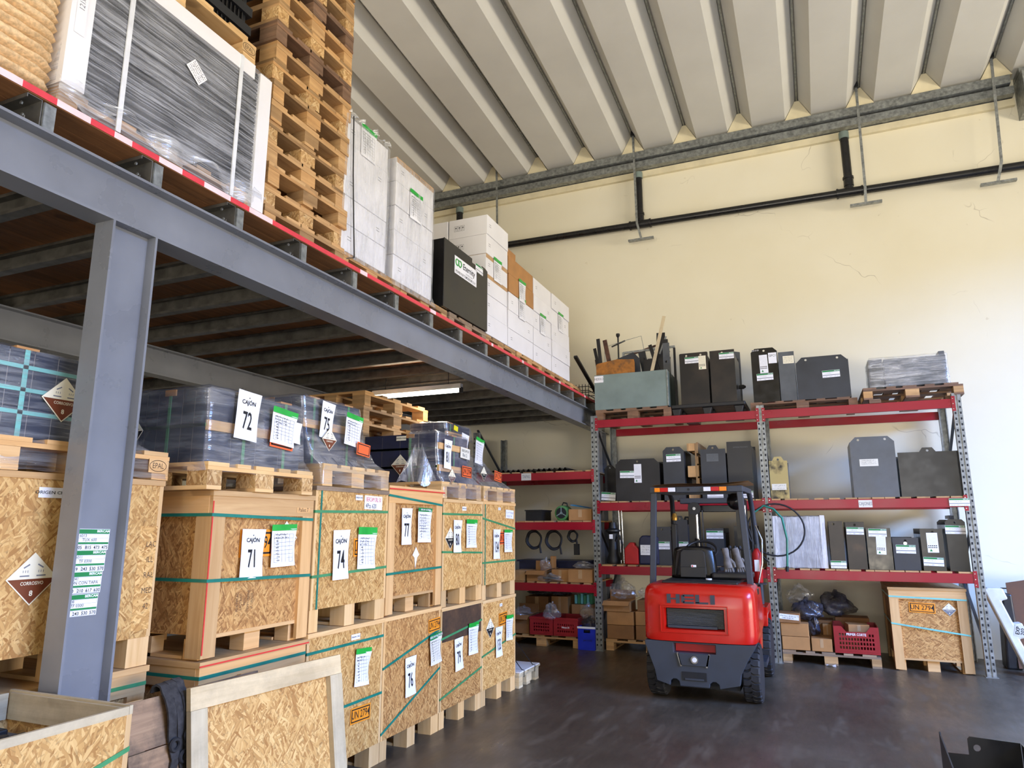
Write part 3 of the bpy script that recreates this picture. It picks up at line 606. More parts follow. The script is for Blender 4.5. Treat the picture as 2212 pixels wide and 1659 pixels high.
s_ = sheet(c, 'X', (.006, .63, .795), .2, .085, 'paper', 'handwritten_note', R(-2)); scribble(s_, [(-.08, .08, .015, .025), (-.08, .05, -.02, .025)], 'ink_blue', seed=4, th=.003)
# left of the column
XL = -3.10
c = crate('lower crate left of the grey column, behind the open crate', (XL, 1.84, 0), .84, CD, .93, 'B', straps=((.84, .84),), smat='strap_green', pan='osb_dark', frame='pine_orange')
c = crate('upper crate left of the grey column, corrosive diamond on it', (XL, 1.84, .932), .84, CD, .90, 'A', straps=(), lidmat='pine_orange')
diamond(c, 'X', (.003, .215, .45), .155); origin_note(c, 'X', (.003, .26, .815), .13, .045)
s_ = sheet(c, 'X', (.0005, .775, .42), .10, .5, 'osb', 'stencil_area', 0, th=.0006)
for i, w_ in enumerate(('LAC', 'ILL', 'RAL', 'MED', '42')): text(s_, w_, .02, .16 - .075 * i, .028, 'ink_wood', .8, z=.001)
c = crate('lower crate at the far left edge, mostly hidden', (XL, .98, 0), .84, CD, .93, 'B', straps=((.84, .84),), smat='strap_green', pan='osb_dark', frame='pine_orange')
c = crate('upper crate at the far left edge of the row', (XL, .98, .932), .84, CD, .90, 'A', straps=(), lidmat='pine_orange')
# second row behind, carrying empty pallets
c = crate('crate in the dark second row, lower', (-3.85, 5.5, 0), 1.2, .8, .93, 'A', straps=()); c = crate('crate in the dark second row, upper', (-3.85, 5.5, .932), 1.2, .8, .93, 'A', straps=())
for k in range(7): pallet('empty pallet, %s of the stack under the fluorescent lamp' % nth(k, 7), (-3.85 - random.uniform(0, .015), 5.5 + random.uniform(-.015, .015), 1.863 + .144 * k), 0, 'pallet stack under the mezzanine', 'pallet_wood', L=.8, W=1.2)

# ------------------------------------------------------------------ battery packs on the crates
def ringloft(rings, n=10, seed=0, amp=.006, cap=True, base=False):
    # rings: (z, x0, x1, y0, y1, r); rounded rectangles lofted; n points per side
    rg = random.Random(seed); b = MB(); vs = []; m = 0
    for z, x0, x1, y0, y1, r in rings:
        pts = []
        for (cx, cy, a0, p, q) in ((x1 - r, y0 + r, -pi / 2, (x0 + r, y0), (x1 - r, y0)), (x1 - r, y1 - r, 0, (x1, y0 + r), (x1, y1 - r)), (x0 + r, y1 - r, pi / 2, (x1 - r, y1), (x0 + r, y1)), (x0 + r, y0 + r, pi, (x0, y1 - r), (x0, y0 + r))):
            pts += [(p[0] + (q[0] - p[0]) * i / n, p[1] + (q[1] - p[1]) * i / n) for i in range(n)]
            pts += [(cx + r * cos(a0 + pi / 2 * i / 3), cy + r * sin(a0 + pi / 2 * i / 3)) for i in range(3)]
        m = len(pts); vs += [(px + rg.uniform(-amp, amp), py + rg.uniform(-amp, amp), z + rg.uniform(-amp, amp)) for px, py in pts]
    k = len(rings); fs = [(j * m + i, j * m + (i + 1) % m, (j + 1) * m + (i + 1) % m, (j + 1) * m + i) for j in range(k - 1) for i in range(m)]
    if cap: fs.append(tuple((k - 1) * m + i for i in range(m)))
    return b.add(vs, fs)
def pack(label, loc, W, D, H, nx, ny, name='battery_pack', vs=(), hs=(), fl=None, smat='strap_green', seed=0, mat='battery_blue', slats=(), topcap=True, filmmat='film_battery'):
    t_ = thing(name, label, 'battery', loc); cx, cy = D / nx, W / ny
    me = MB().bx(.002, .002, 0, cx - .002, cy - .002, H).mesh('battery_cell', mat)
    for i in range(nx):
        for j in range(ny): inst(me, 'battery_cell', t_, (-D + i * cx, j * cy, .002))
    box('separator', -D + .004, .004, .002, -.004, W - .004, H - .01, 'battery_gap', t_)
    for y_ in vs: MB().bx(.001, y_, -.02, .003, y_ + .022, H + .002).bx(-D, y_, H + .002, .003, y_ + .022, H + .004).build('vertical_strap', smat, t_); box('edge_protector', -.05, y_ - .04, H + .001, .004, y_ + .06, H + .012, 'cardboard', t_)
    for z_ in hs: MB().bx(-D, -.003, z_, 0, -.0005, z_ + .018).bx(-D, -.003, z_, .003, W, z_ + .018).build('strap_band', smat, t_)
    for x_ in ((-.28,) if D > .4 else ()): MB().bx(x_, -.004, -.02, x_ + .02, -.001, H).build('side_strap', smat, t_); box('edge_protector', x_ - .03, -.006, H - .03, x_ + .05, .02, H + .004, 'cardboard', t_)
    for z_ in slats: box('wood_slat', .001, .0, z_, .02, W * .95, z_ + .055, 'pine_orange', t_)
    if fl: ringloft(fl, 12, seed, .004).build('stretch_film', filmmat, t_, smooth=60, fix=False)
    return t_
# leftmost pack behind the column
pallet('pallet marked EPAL under the leftmost battery pack', (XL + .01, 1.83, 1.834), 0, None, 'pine_orange', L=.84, W=.86)
p_ = pack('leftmost battery pack with three pale horizontal straps', (XL - .05, 1.0, 1.98), 1.52, .7, .385, 6, 14, vs=(.93,), hs=(.10, .20, .30), smat='strap_pale', seed=1,
     fl=[(-.14, -.80, .062, .82, 1.69, .02), (-.02, -.76, .05, .83, 1.66, .03), (.03, -.72, .012, -.02, 1.54, .02), (.2, -.71, .008, -.01, 1.53, .02), (.385, -.71, .008, -.01, 1.53, .03), (.40, -.68, -.03, .02, 1.5, .03)])
diamond(p_, 'X', (.014, 1.12, .19), .145)
pallet('pallet at the far left edge under the same battery pack', (XL + .01, .95, 1.834), 0, None, 'pine_orange', L=.84, W=.86)
s_ = sheet(bpy.data.objects['euro_pallet.%03d' % (len([o for o in bpy.data.objects if o.name.startswith('euro_pallet')]) - 2)], 'X', (.004, .79, .07), .11, .07, 'pine_orange', 'brand_stamp', 0, th=.0006)
MB().tube([(.05 * cos(a * pi / 12), .028 * sin(a * pi / 12), .001) for a in range(24)], .0016, 4, True).build('stamp_oval', 'ink_wood', s_); text(s_, 'EPAL', 0, 0, .028, 'ink_wood', .8, z=.001)
# 72
pallet('pallet with chipboard blocks under battery pack 72', (FX + .03, 2.74, 1.789), 0, None, 'pine', 'chipboard', L=.86, W=.84)
p_ = pack('battery pack 72, foggy film and orange slip below its list', (FX - .05, 2.775, 1.934), .76, .72, .40, 8, 4, vs=(.27, .60), hs=(.19,), slats=(.17,), seed=2,
     fl=[(-.05, -.80, .075, -.045, .85, .02), (.0, -.76, .06, -.035, .83, .03), (.06, -.735, .035, -.012, .785, .03), (.2, -.73, .03, -.01, .775, .03), (.40, -.73, .018, -.012, .772, .04), (.425, -.70, -.02, .03, .74, .04)], filmmat='film_haze')
cajon_sign(p_, 'X', (.05, .245, .275), '72', .175, .275, R(-4), .010); un_sign(p_, 'X', (.04, .55, .18), .2, .12, R(-4), 'sign_red_orange', ''); list_sheet(p_, 'X', (.048, .545, .235), .21, .19, R(-5), 21, rows=3); sheet(p_, 'X', (.042, .65, .23), .12, .13, 'paper', 'second_list', R(-4), .01)
d_ = diamond(p_, 'Y', (-.50, -.03, .18), .13, R(3), 'ink', sq=.85)
# 75
pallet('low pallet wrapped in film under battery pack 75', (FX + .01, 3.70, 1.856), 0, None, 'pine', L=.86, W=.77)
p_ = pack('battery pack 75 with film flaring over its pallet', (FX - .16, 3.66, 2.002), .64, .62, .445, 7, 4, vs=(.12, .50), hs=(.27,), slats=(.24,), seed=3,
     fl=[(-.135, -.66, .178, .03, .815, .02), (-.01, -.65, .172, .03, .812, .03), (.05, -.635, .11, .0, .74, .05), (.2, -.63, .05, -.008, .68, .04), (.445, -.63, .018, -.012, .65, .04), (.465, -.6, -.02, .02, .62, .04)], filmmat='film_haze')
cajon_sign(p_, 'X', (.06, .195, .30), '75', .135, .25, R(-6), .010); list_sheet(p_, 'X', (.085, .46, .25), .19, .20, R(-6), 22, rows=2); un_sign(p_, 'X', (.11, .56, .135), .16, .09, R(-5), 'sign_red_orange', ''); diamond(p_, 'X', (.085, .2, .17), .11)
# 81
pallet('pallet under battery pack 81', (FX + .0, 5.30, 1.832), 0, None, 'pine', L=.86, W=.78)
p_ = pack('battery pack 81 with torn film on its left side', (FX - .07, 5.335, 1.978), .58, .75, .415, 4, 4, vs=(.30,), hs=(.28, .12), slats=(.28, .09), seed=4, mat='plastic_navy',
     fl=[(-.135, -.30, .075, .0, .75, .02), (-.01, -.30, .07, .0, .745, .03), (.06, -.30, .03, .0, .68, .04), (.25, -.30, .014, -.01, .59, .03), (.43, -.30, .012, -.012, .585, .03), (.445, -.30, -.03, .02, .56, .03)], filmmat='film_haze')
cajon_sign(p_, 'X', (.035, .13, .24), '81', .135, .255, R(-3), .010); un_sign(p_, 'X', (.04, .50, .11), .19, .1, R(-2), 'sign_red_orange', 'UN 2794'); s_ = sheet(p_, 'X', (.03, .48, .28), .19, .1, 'paper_old', 'handwritten_note', R(-3)); text(s_, 'BERCAM 50', 0, .02, .024, 'ink', .8, z=.002); text(s_, 'Bat 2', -.01, -.02, .03, 'ink', z=.002)
diamond(p_, 'X', (.034, .22, .05), .1, 0, 'sign_brown'); diamond(p_, 'Y', (-.36, -.012, .15), .13, 0, 'sign_brown'); origin_note(p_, 'Y', (-.36, -.006, .385), .1, .04, mat='cream_print')
rg = random.Random(9)
MB().grid(lambda u, v: (-.17 + .3 * (u - .5) * (.25 + v * .9), -.03 - .05 * sin(u * 9 + 2 * v) * v - .03 * v, .30 - .32 * v + .03 * sin(u * 14)), 18, 12).build('torn_film_flap', 'film_clear', p_, smooth=60, fix=False)
# 135
pallet('pallet under the rearmost battery pack', (FX + .0, 6.135, 1.834), 0, None, 'pine', L=.86, W=.77)
p_ = pack('rearmost battery pack with yellow note on its film', (FX - .45, 6.17, 1.98), .55, .4, .64, 3, 3, vs=(.1,), seed=5, slats=(.5,),
     fl=[(-.135, -.40, .46, -.02, .75, .02), (-.02, -.40, .45, -.02, .74, .04), (.1, -.42, .30, -.02, .68, .06), (.4, -.42, .06, -.015, .60, .05), (.64, -.42, .018, -.012, .57, .04), (.66, -.40, -.02, .02, .53, .04)], filmmat='film_haze')
cajon_sign(p_, 'X', (.14, .16, .40), '135', .15, .27, R(-8), .010); list_sheet(p_, 'X', (.17, .44, .37), .19, .25, R(-8), 23, rows=1); sheet(p_, 'X', (.03, .18, .60), .09, .05, 'yellow_note', 'sticky_note', R(-8)); un_sign(p_, 'X', (.36, .50, .12), .18, .1, R(-6), 'sign_red_orange'); diamond(p_, 'X', (.34, .2, .13), .1, 0, 'ink')
# ------------------------------------------------------------------ loads on the mezzanine
ZM = ZD + .004
for k in range(11):
    t_ = thing('presswood_pallet', 'nested pressed-wood pallet, %s of the stack at the left edge' % nth(k, 11), 'pallet', (XF - .55, 1.16, ZM + .085 + .05 * k), 0, 'nested pressed-wood pallets')
    rg = random.Random(40 + k); L = []
    ex, ey = .56, .635
    def ring(z, gx, gy): return (z, -gx, gx, -gy, gy, .09)
    ringloft([ring(0.0, ex - .05, ey - .05), ring(.006, ex - .012, ey - .012), ring(.02, ex, ey), ring(.034, ex - .008, ey - .008), ring(.044, ex - .05, ey - .05)], 22, k, .0035).build('tray_rim', 'presswood', t_, smooth=70)
    if k < 4:
        for sx in (-1, 0, 1):
            for sy in (-1, 0, 1):
                f = MB()
                for j in range(5): z0 = -.012 - .014 * j; f.lathe([(.13 - .016 * j, z0), (.135 - .016 * j, z0 + .007), (.13 - .016 * j, z0 + .013)], (sx * .40, sy * .46, 0), 'z', 14)
                if k == 0: tag(f.build('nesting_foot', 'presswood', t_, smooth=70), kind='stuff')
pallet('worn pallet under the big film-wrapped black load', (XF, 1.80, ZM), 0, None, 'pallet_wood', L=1.0, W=1.24)
t_ = thing('wrapped_load', 'big black load in grey stretch film with white edge boards', 'pallet load', (XF + .01, 1.80, ZM + .146))
box('black_core', -.95, .02, .003, -.012, 1.24, .80, 'plastic_black', t_)
for z_ in range(26): box('core_layer', -.94, .03, .012 + .03 * z_, -.004, 1.23, .030 + .03 * z_, 'steel_black', t_)
ringloft([(-.09, -.96, .012, .0, 1.265, .01), (.0, -.96, .012, -.005, 1.262, .01), (.3, -.96, .008, .0, 1.26, .01), (.6, -.96, .008, .0, 1.262, .01), (.81, -.96, .008, .0, 1.262, .01), (.815, -.95, .0, .01, 1.25, .01)], 16, 6, .004).build('stretch_film', 'film_grey', t_, smooth=60, fix=False)
box('corner_board', -.9, -.004, .0, .014, .105, .81, 'carton_white', t_); box('corner_board', -.9, 1.17, -.09, .014, 1.268, .80, 'carton_white', t_); box('top_edge_board', -.9, .08, .725, .016, 1.12, .818, 'carton_white', t_)
for y_ in (.275, 1.0): box('white_strap', .012, y_, -.09, .019, y_ + .025, .82, 'strap_white', t_)
s_ = sheet(t_, 'X', (.018, .70, .50), .115, .085, 'paper', 'shipping_tag', R(-38)); scribble(s_, [(-.05, .05, .03 - .015 * i, .01) for i in range(5)], 'ink', seed=8, th=.0025)
s_ = sheet(t_, 'X', (.016, .045, .52), .05, .5, 'carton_white', 'pencilled_edge', 0, th=.0006); text(s_, '121x99x101=3234', 0, 0, .026, 'ink_grey', .9, z=.001, rot=pi / 2)
film_y = MB().grid(lambda u, v: (.03 + .03 * sin(u * 31), u * 1.3 - .02, .02 - .12 * v * (.6 + .5 * sin(u * 17))), 40, 4).build('loose_film_edge', 'film_clear', t_, smooth=60, fix=False)
pallet('light pallet stamped EPAL on top of the wrapped load', (XF + .02, 1.72, ZM + .97), 0, None, 'pine', L=1.0, W=1.2)
s_ = sheet(bpy.data.objects['euro_pallet.%03d' % (len([o for o in bpy.data.objects if o.name.startswith('euro_pallet')]) - 1)], 'X', (.003, 1.14, .07), .11, .07, 'pine', 'brand_stamp', 0, th=.0006)
MB().tube([(.05 * cos(a * pi / 12), .028 * sin(a * pi / 12), .001) for a in range(24)], .0016, 4, True).build('stamp_oval', 'ink_wood', s_); text(s_, 'EPAL', 0, 0, .028, 'ink_wood', .8, z=.001)
for k in range(4):
    t_ = thing('black_plastic_tray', 'black ribbed plastic tray, %s on the stamped pallet' % nth(k, 4), 'tray', (XF - .04, 1.72, ZM + 1.118 + .13 * k), 0, 'black ribbed trays')
    box('tray_body', -.9, .03, 0.002, -.02, 1.17, .07, 'plastic_black', t_); box('tray_rim', -.93, .0, .07, .005, 1.2, .128, 'plastic_black', t_)
    rm = MB().bx(0, 0, 0, .014, .008, .06).mesh('rib', 'gloss_black')
    for j in range(36): inst(rm, 'rib', t_, (-.018, .04 + .031 * j, .006))
    if k == 0: MB().bx(.006, .75, .07, .009, .765, .5).build('green_strap', 'tape_green', t_)
# white carton stacks
def carton(label, loc, W, D, H, mat='carton_white', marks=True, group=None, tape=False, name='carton', print_left=False, rz=0.0, icons=False):
    t_ = thing(name, label, 'box', loc, rz, group); MB().bx(-D, .002, .001, 0, W - .002, H - .002).build('carton_body', mat, t_, bevel=.004)
    if marks:
        for dz in (0, .022): box('print_line', .0, W * marks, H * .45 + dz, .0012, W * marks + .045, H * .45 + dz + .003, 'ink', t_)
    if tape: box('brown_tape', -D * .98, .003, H - .045, .0012, W - .003, H - .001, 'carton_inner', t_)
    if print_left: scribble_left(t_, D, H)
    if icons:
        s_ = sheet(t_, 'Y', (-D * .72, .001, H * .5), .13, .075, mat, 'handling_icons', 0, th=.0006); b = MB()
        for k in range(3): a = -.042 + .042 * k; b.bx(a - .019, -.03, .0007, a - .017, .03, .001).bx(a + .017, -.03, .0007, a + .019, .03, .001).bx(a - .019, .028, .0007, a + .019, .03, .001).bx(a - .019, -.03, .0007, a + .019, -.028, .001).prism([(a - .012, .004), (a + .012, .004), (a, .02)], 'z', .0007, .001).bx(a - .002, -.02, .0007, a + .002, .005, .001)
        tag(b.build('icon_print', 'ink', s_), kind='stuff')
    return t_
def scribble_left(t_, D, H):
    s_ = sheet(t_, 'Y', (-D * .5, .0012, H * .5), D * .8, H * .8, 'carton_white', 'printed_side', 0, th=.0005)
    scribble(s_, [(-D * .35, D * .25, H * (.3 - .12 * i), H * .05) for i in range(4)], 'ink_grey', seed=int(H * 1000), th=.002)
ZB = ZM + .146
def stack(where, y0, W, D, H, n, x=XF - .01, mats=None, marks=(.12, .75), group=None, lists=(), tapes=(), icons=(), pl=False):
    out = []
    for k in range(n):
        mt = (mats or {}).get(k, 'carton_white'); col = 'brown' if mt == 'cardboard' else 'white'
        c_ = carton('%s carton, %s of the stack %s' % (col, nth(k, n), where), (x + random.uniform(-.006, .006), y0 + random.uniform(-.006, .006), ZB + H * k), W, D, H, mt, marks[k % 2] if mt != 'cardboard' else 0, group or 'cartons ' + where, k in tapes, print_left=pl, icons=k in icons); out.append(c_)
        if k in lists: list_sheet(c_, 'X', (.006, W * .5, H * .45), .2, .24, R(1), 60 + k, rows=5, curl=.008)
    return out
A = stack('with the black vertical strap', 3.88, .57, .55, .214, 5, lists=(4,))
t_ = thing('stretch_film', 'clear stretch film round the black-strapped white cartons', 'film', (XF, 3.88, ZB - .02))
ringloft([(-.02, -.58, .012, -.005, .58, .02), (.05, -.575, .006, -.012, .58, .02), (.5, -.575, .006, -.012, .58, .02), (1.09, -.575, .006, -.012, .58, .02), (1.115, -.56, -.01, .005, .56, .02)], 12, 12, .004).build('film_sleeve', 'film_clear', t_, smooth=60, fix=False)
rg = random.Random(5); f = MB().grid(lambda u, v: (.005 + .02 * sin(u * 40 + v), u * .57, 1.10 + .05 * v * (.5 + .5 * sin(u * 23)) * rg.uniform(.6, 1.2)), 30, 3).build('ragged_film_edge', 'film_clear', t_, smooth=60, fix=False)
t_ = thing('black_strap', 'thin black strap tied down the white carton stack', 'strap', (XF + .012, 3.935, ZB)); MB().tube([(0, 0, 1.07), (.004, .02, .6), (.008, .05, .2), (.01, .07, -.03), (-.03, .02, -.05), (-.15, -.05, -.06)], .005, 6).build('strap_cord', 'strap_black', t_)
B_ = stack('with brown tape on the top carton', 4.565, .625, .5, .214, 5, tapes=(4,), lists=(3,), pl=True)
text(B_[4], '63RB 6SO', .0, 0, .03).matrix_basis = Matrix.Translation((.0015, .38, .19)) @ (FACE['X']).to_4x4() @ Matrix.Diagonal((.04, .04, 1, 1))
t_ = thing('stretch_film', 'clear stretch film round the tape-topped white cartons', 'film', (XF, 4.565, ZB - .02))
ringloft([(-.04, -.53, .02, -.012, .68, .02), (.05, -.52, .006, -.012, .635, .02), (.5, -.52, .006, -.012, .635, .02), (1.07, -.52, .006, -.012, .635, .02), (1.09, -.5, -.01, .005, .61, .02)], 12, 13, .004).build('film_sleeve', 'film_clear', t_, smooth=60, fix=False)
stack('at the tallest pile behind the black tray', 6.335, .565, .46, .2195, 6, marks=(.1, .1), tapes=(2, 3), icons=(3, 4, 5), lists=(3,))
stack('second row behind the tallest pile', 6.335, .565, .46, .2195, 6, x=XF - .48, marks=(.1, .1))
stack('with brown cartons on top', 6.925, .76, .5, .2135, 5, mats={3: 'cardboard', 4: 'cardboard'}, marks=(.1, .78), lists=(2, 3))
carton('small brown carton topping the brown carton stack', (XF - .1, 6.93, ZB + .2135 * 5), .42, .4, .17, 'cardboard', 0)
stack('with a folded green tape, last but one', 7.71, .63, .5, .2135, 5, marks=(.12, .78), lists=(2,))
stack('nearest the back wall', 8.36, .71, .5, .2135, 5, marks=(.15, .75), lists=(3,))
# black battery tray with logo
def circ(cx, cy, r, n=14): return [(cx + r * cos(2 * pi * i / n), cy + r * sin(2 * pi * i / n)) for i in range(n)]
t_ = thing('battery_tray', 'tall black battery tray with a white Eternity label on the mezzanine', 'tray', (XF + .02, 5.36, ZB + .003))
MB().plate([(0, 0), (.94, 0), (.94, .645), (.88, .66), (.81, .66), (.81, .62), (.58, .62), (.58, .66), (0, .66)], [], 'x', -.008, 0).build('front_plate', 'steel_black', t_)
MB().bx(-.7, 0, 0, -.009, .008, .655).bx(-.7, .932, 0, -.009, .94, .64).bx(-.7, .008, 0, -.692, .932, .655).bx(-.69, .008, 0, -.009, .932, .008).build('tray_body', 'gloss_black', t_)
s_ = sheet(t_, 'X', (.0015, .44, .475), .47, .175, 'paper', 'logo_label', R(0))
text(s_, 'Eternity', .065, .028, .06, 'ink', .95, z=.002, bold=.015); text(s_, 'TECHNOLOGIES', .07, -.028, .014, 'ink_grey', 1.0, z=.002); text(s_, 'POWER FOR TOMORROW', -.04, -.062, .026, 'ink', .78, z=.002, bold=.01); text(s_, 'TODAY', .165, -.062, .026, 'ink_grey', .78, z=.002)
for sx in (-.185, -.13): MB().tube([(sx + .03 * cos(a * pi / 10), .03 + .03 * sin(a * pi / 10), .002) for a in range(20)], .007, 5, True).build('logo_ring', 'logo_green' if sx < -.15 else 'logo_green', s_)
bercam(t_, 'X', (.0015, .74, .60), .17, .085, R(0), seed=77)
# black strut and bits at the far end
t_ = thing('black_strut', 'black diagonal steel bar beyond the last carton stack', 'bar', (-2.92, 9.15, ZM)); MB().bar((0, 0, .52), (.06, 1.15, .012), .05, .03).build('bar', 'steel_black', t_)
t_ = thing('black_basket', 'black wire basket beside the grey metal bin on the mezzanine edge', 'basket', (-3.0, 9.75, ZM))
for z_ in (.0, .07, .14, .2): MB().tube([(-.3, 0, z_ + .005), (.08, 0, z_ + .005), (.08, .45, z_ + .005), (-.3, .45, z_ + .005)], .006, 6, True).build('wire_ring', 'plastic_black', t_)
for i in range(9): MB().tube([(-.3 + .0475 * i, 0, 0.002), (-.3 + .0475 * i, 0, .24)], .005, 6).build('wire_upright', 'plastic_black', t_)
box('basket_floor', -.3, 0, 0.001, .08, .45, .01, 'plastic_black', t_)

# ------------------------------------------------------------------ foreground: open crate, leaning panels, straps, pallet
c = crate('open crate without lid at the bottom left corner', (-2.40, 1.20, 0), .83, .69, .945, 'A', straps=((.585, .79),), smat='strap_green', lid=False, name='open_crate')
box('inner_rail', -.67, .806, .84, -.03, .817, .94, 'pine_pale', c); box('inner_rail', -.678, .03, .84, -.665, .80, .94, 'pine_pale', c); box('top_edge', -.69, .818, .917, .0, .832, .948, 'pine_pale', c); box('top_edge', -.013, .0, .917, .001, .816, .946, 'pine_pale', c)
box('crate_floor', -.675, .013, .14, -.013, .815, .16, 'osb', c)
t_ = thing('battery_set', 'grey battery cells with red and black caps inside the open crate', 'battery', (-3.06, 1.24, .162))
for i in range(3):
    for j in range(4):
        e = inst(_pmesh('battery_cell', (.165, .17, .645), 'steel_grey'), 'battery_cell', t_, (.02 + .175 * i, .02 + .18 * j, 0))
        MB().lathe([(.026, .645), (.026, .675), (.018, .682)], (.06 + .175 * i, .06 + .18 * j, 0), 'z', 10).build('terminal_cap', 'can_red' if (i + j) % 2 else 'plastic_black', t_); MB().bx(.05 + .175 * i, .09 + .18 * j, .645, .13 + .175 * i, .15 + .18 * j, .675).build('connector', 'plastic_black', t_, bevel=.008)
lean = thing('dirty_panel', 'dirty stained plank panel leaning beside the framed lid', 'panel', (-2.66, 2.36, 0.0), 0, rot=(0, R(-11.5), 0))
for k in range(4): box('plank', -.02, 0, .01 + .213 * k, .0, .8, .218 + .213 * k, 'plank_dirty', lean)
for y0 in (.0, .7): box('batten', -.05, y0, .01, -.021, y0 + .1, .86, 'pine_orange', lean)
lid_ = thing('crate_lid', 'framed OSB crate lid leaning against the crates', 'lid', (-2.625, 2.605, .0), 0, rot=(R(0), R(-8.0), R(-6)))
box('osb_panel', -.03, .02, .03, -.018, .98, .85, 'osb', lid_)
for nm, b in (('frame_rail', (-.018, .0, .77, .012, 1.0, .87)), ('frame_stile', (-.018, .0, .012, .014, .09, .769)), ('frame_stile', (-.018, .905, .012, .016, 1.0, .769)), ('frame_rail', (-.018, .091, .012, .012, .904, .1))): box(nm, *b, 'pine_pale', lid_)
def ribbon(pts, wv, th=.006):
    b = MB(); w_ = Vector(wv); P = [Vector(p) for p in pts]; vs = []
    for i, p in enumerate(P):
        d = (P[min(i + 1, len(P) - 1)] - P[max(i - 1, 0)]).normalized(); n = d.cross(w_).normalized() * th / 2
        vs += [p - w_ / 2 - n, p + w_ / 2 - n, p + w_ / 2 + n, p - w_ / 2 + n]
    fs = [(4 * i + k, 4 * i + (k + 1) % 4, 4 * i + 4 + (k + 1) % 4, 4 * i + 4 + k) for i in range(len(P) - 1) for k in range(4)]
    m_ = len(P) - 1; return b.add(vs, fs + [(3, 2, 1, 0), (4 * m_, 4 * m_ + 1, 4 * m_ + 2, 4 * m_ + 3)])
def hang(y0, dy, drop, off=0): # over the top of the dirty panel (top edge near x=-2.83, z=.845)
    pts = []
    for i in range(15):
        t2 = i / 14
        if t2 < .3: a = pi * t2 / .3; pts.append((-2.845 - .035 * cos(a) - off * .3, y0 + dy * t2 * .3, .850 + (.03 + off) * sin(a)))
        else: q = (t2 - .3) / .7; pts.append((-2.808 + .045 * q + off + .012 * sin(q * 5), y0 + dy * (.09 + q), .848 - drop * q))
    return pts
for k, (y0, dy, dr, of, lb) in enumerate(((2.545, .03, .23, .006, 'left strap of the grey woven straps draped over the dirty panel'), (2.588, .04, .29, .010, 'longer grey woven strap with a ringed end over the dirty panel'), (2.632, .015, .20, .013, 'right grey woven strap with a ragged end over the dirty panel'))):
    t_ = thing('woven_strap', lb, 'strap', (-2.84, y0, .86), 0, 'grey woven straps over the dirty panel'); P = [Vector(p) - Vector((-2.84, y0, .86)) for p in hang(y0, dy, dr, of)]
    ribbon(P, (0, .044, .0), .010).build('webbing', 'strap_rag', t_, smooth=50)
    e = P[-1]; MB().tube([(e.x + .012, e.y + .024 * cos(a * pi / 8), e.z + .01 + .024 * sin(a * pi / 8)) for a in range(16)], .009, 6, True).build('eyelet', 'rubber', t_, smooth=50)
    ribbon([(e.x, e.y, e.z), (e.x + .01, e.y + .01, e.z - .05), (e.x + .005, e.y - .005, e.z - .11)], (0, .045, .01), .008).build('frayed_end', 'strap_rag', t_)
pallet('white-topped pallet on the floor beyond crate 133', (-2.87, 6.93, 0.001), 0, None, 'pine_pale', L=1.2, W=.55)
t_ = thing('white_sheet', 'white board strapped on the low pallet beyond crate 133', 'board', (-2.87, 6.93, .146)); box('board', -1.2, .0, .001, .01, .55, .012, 'carton_white', t_)
for y_ in (.12, .42): MB().tube([(-.3, y_ + .06, .3), (-.02, y_, .016), (.012, y_ - .01, .013), (.014, y_ - .02, -.05)], .004, 6).build('black_cord', 'strap_black', t_)

# ------------------------------------------------------------------ pallet rack along the back wall
YF, YB = 9.36, 10.42
rk = thing('pallet_rack', 'tall red and galvanised pallet rack along the back wall', 'rack', (-2.7, YF, 0))
def rkb(b, name, mat, **k): o = b.build(name, mat, rk, loc=(2.7, -YF, 0), **k); return o
PXS = (-4.55, -2.735, -.545, 1.60)
def post_mesh(h):
    pf = [(-.045, 0), (-.008, 0), (-.008, .012), (.008, .012), (.008, 0), (.045, 0), (.045, .07), (.035, .07), (.035, .01), (-.035, .01), (-.035, .07), (-.045, .07)]
    return MB().prism(pf, 'z', 0, h).mesh('upright_post', 'galvanised')
def slot_mesh(h):
    b = MB(); z = .06
    while z < h - .05:
        for s_ in (-1, 1): b.bx(s_ * .026 - .0085, -.0012, z, s_ * .026 + .0085, .0005, z + .026)
        z += .0665
    return b.mesh('slot_holes', 'slot_dark')
pmh = {3.10: (post_mesh(3.10), slot_mesh(3.10)), 2.96: (post_mesh(2.96), slot_mesh(2.96))}
for i, x_ in enumerate(PXS):
    hh = 2.96 if i == 0 else 3.10
    for y_, fl in ((YF - .01, 0), (YB, pi)):
        o = inst(pmh[hh][0], 'upright_post', rk, (x_ + 2.7, y_ - YF + (.0 if not fl else .0), 0), (0, 0, fl)); q = inst(pmh[hh][1], 'slot_holes', rk, (x_ + 2.7, y_ - YF, 0), (0, 0, fl)); tag(q, kind='stuff')
    rkb(MB().bx(x_ - .06, YF - .03, 0, x_ + .06, YF + .09, .006), 'foot_plate', 'galvanised')
    zs = [.25, .95, 1.65, 2.35, 3.0]
    for a, b_ in zip(zs, zs[1:]):
        up = zs.index(a) % 2 == 0; rkb(MB().bar((x_, YF + .05, a if up else b_), (x_, YB - .05, b_ if up else a), .03, .02), 'frame_brace', 'steel_slate')
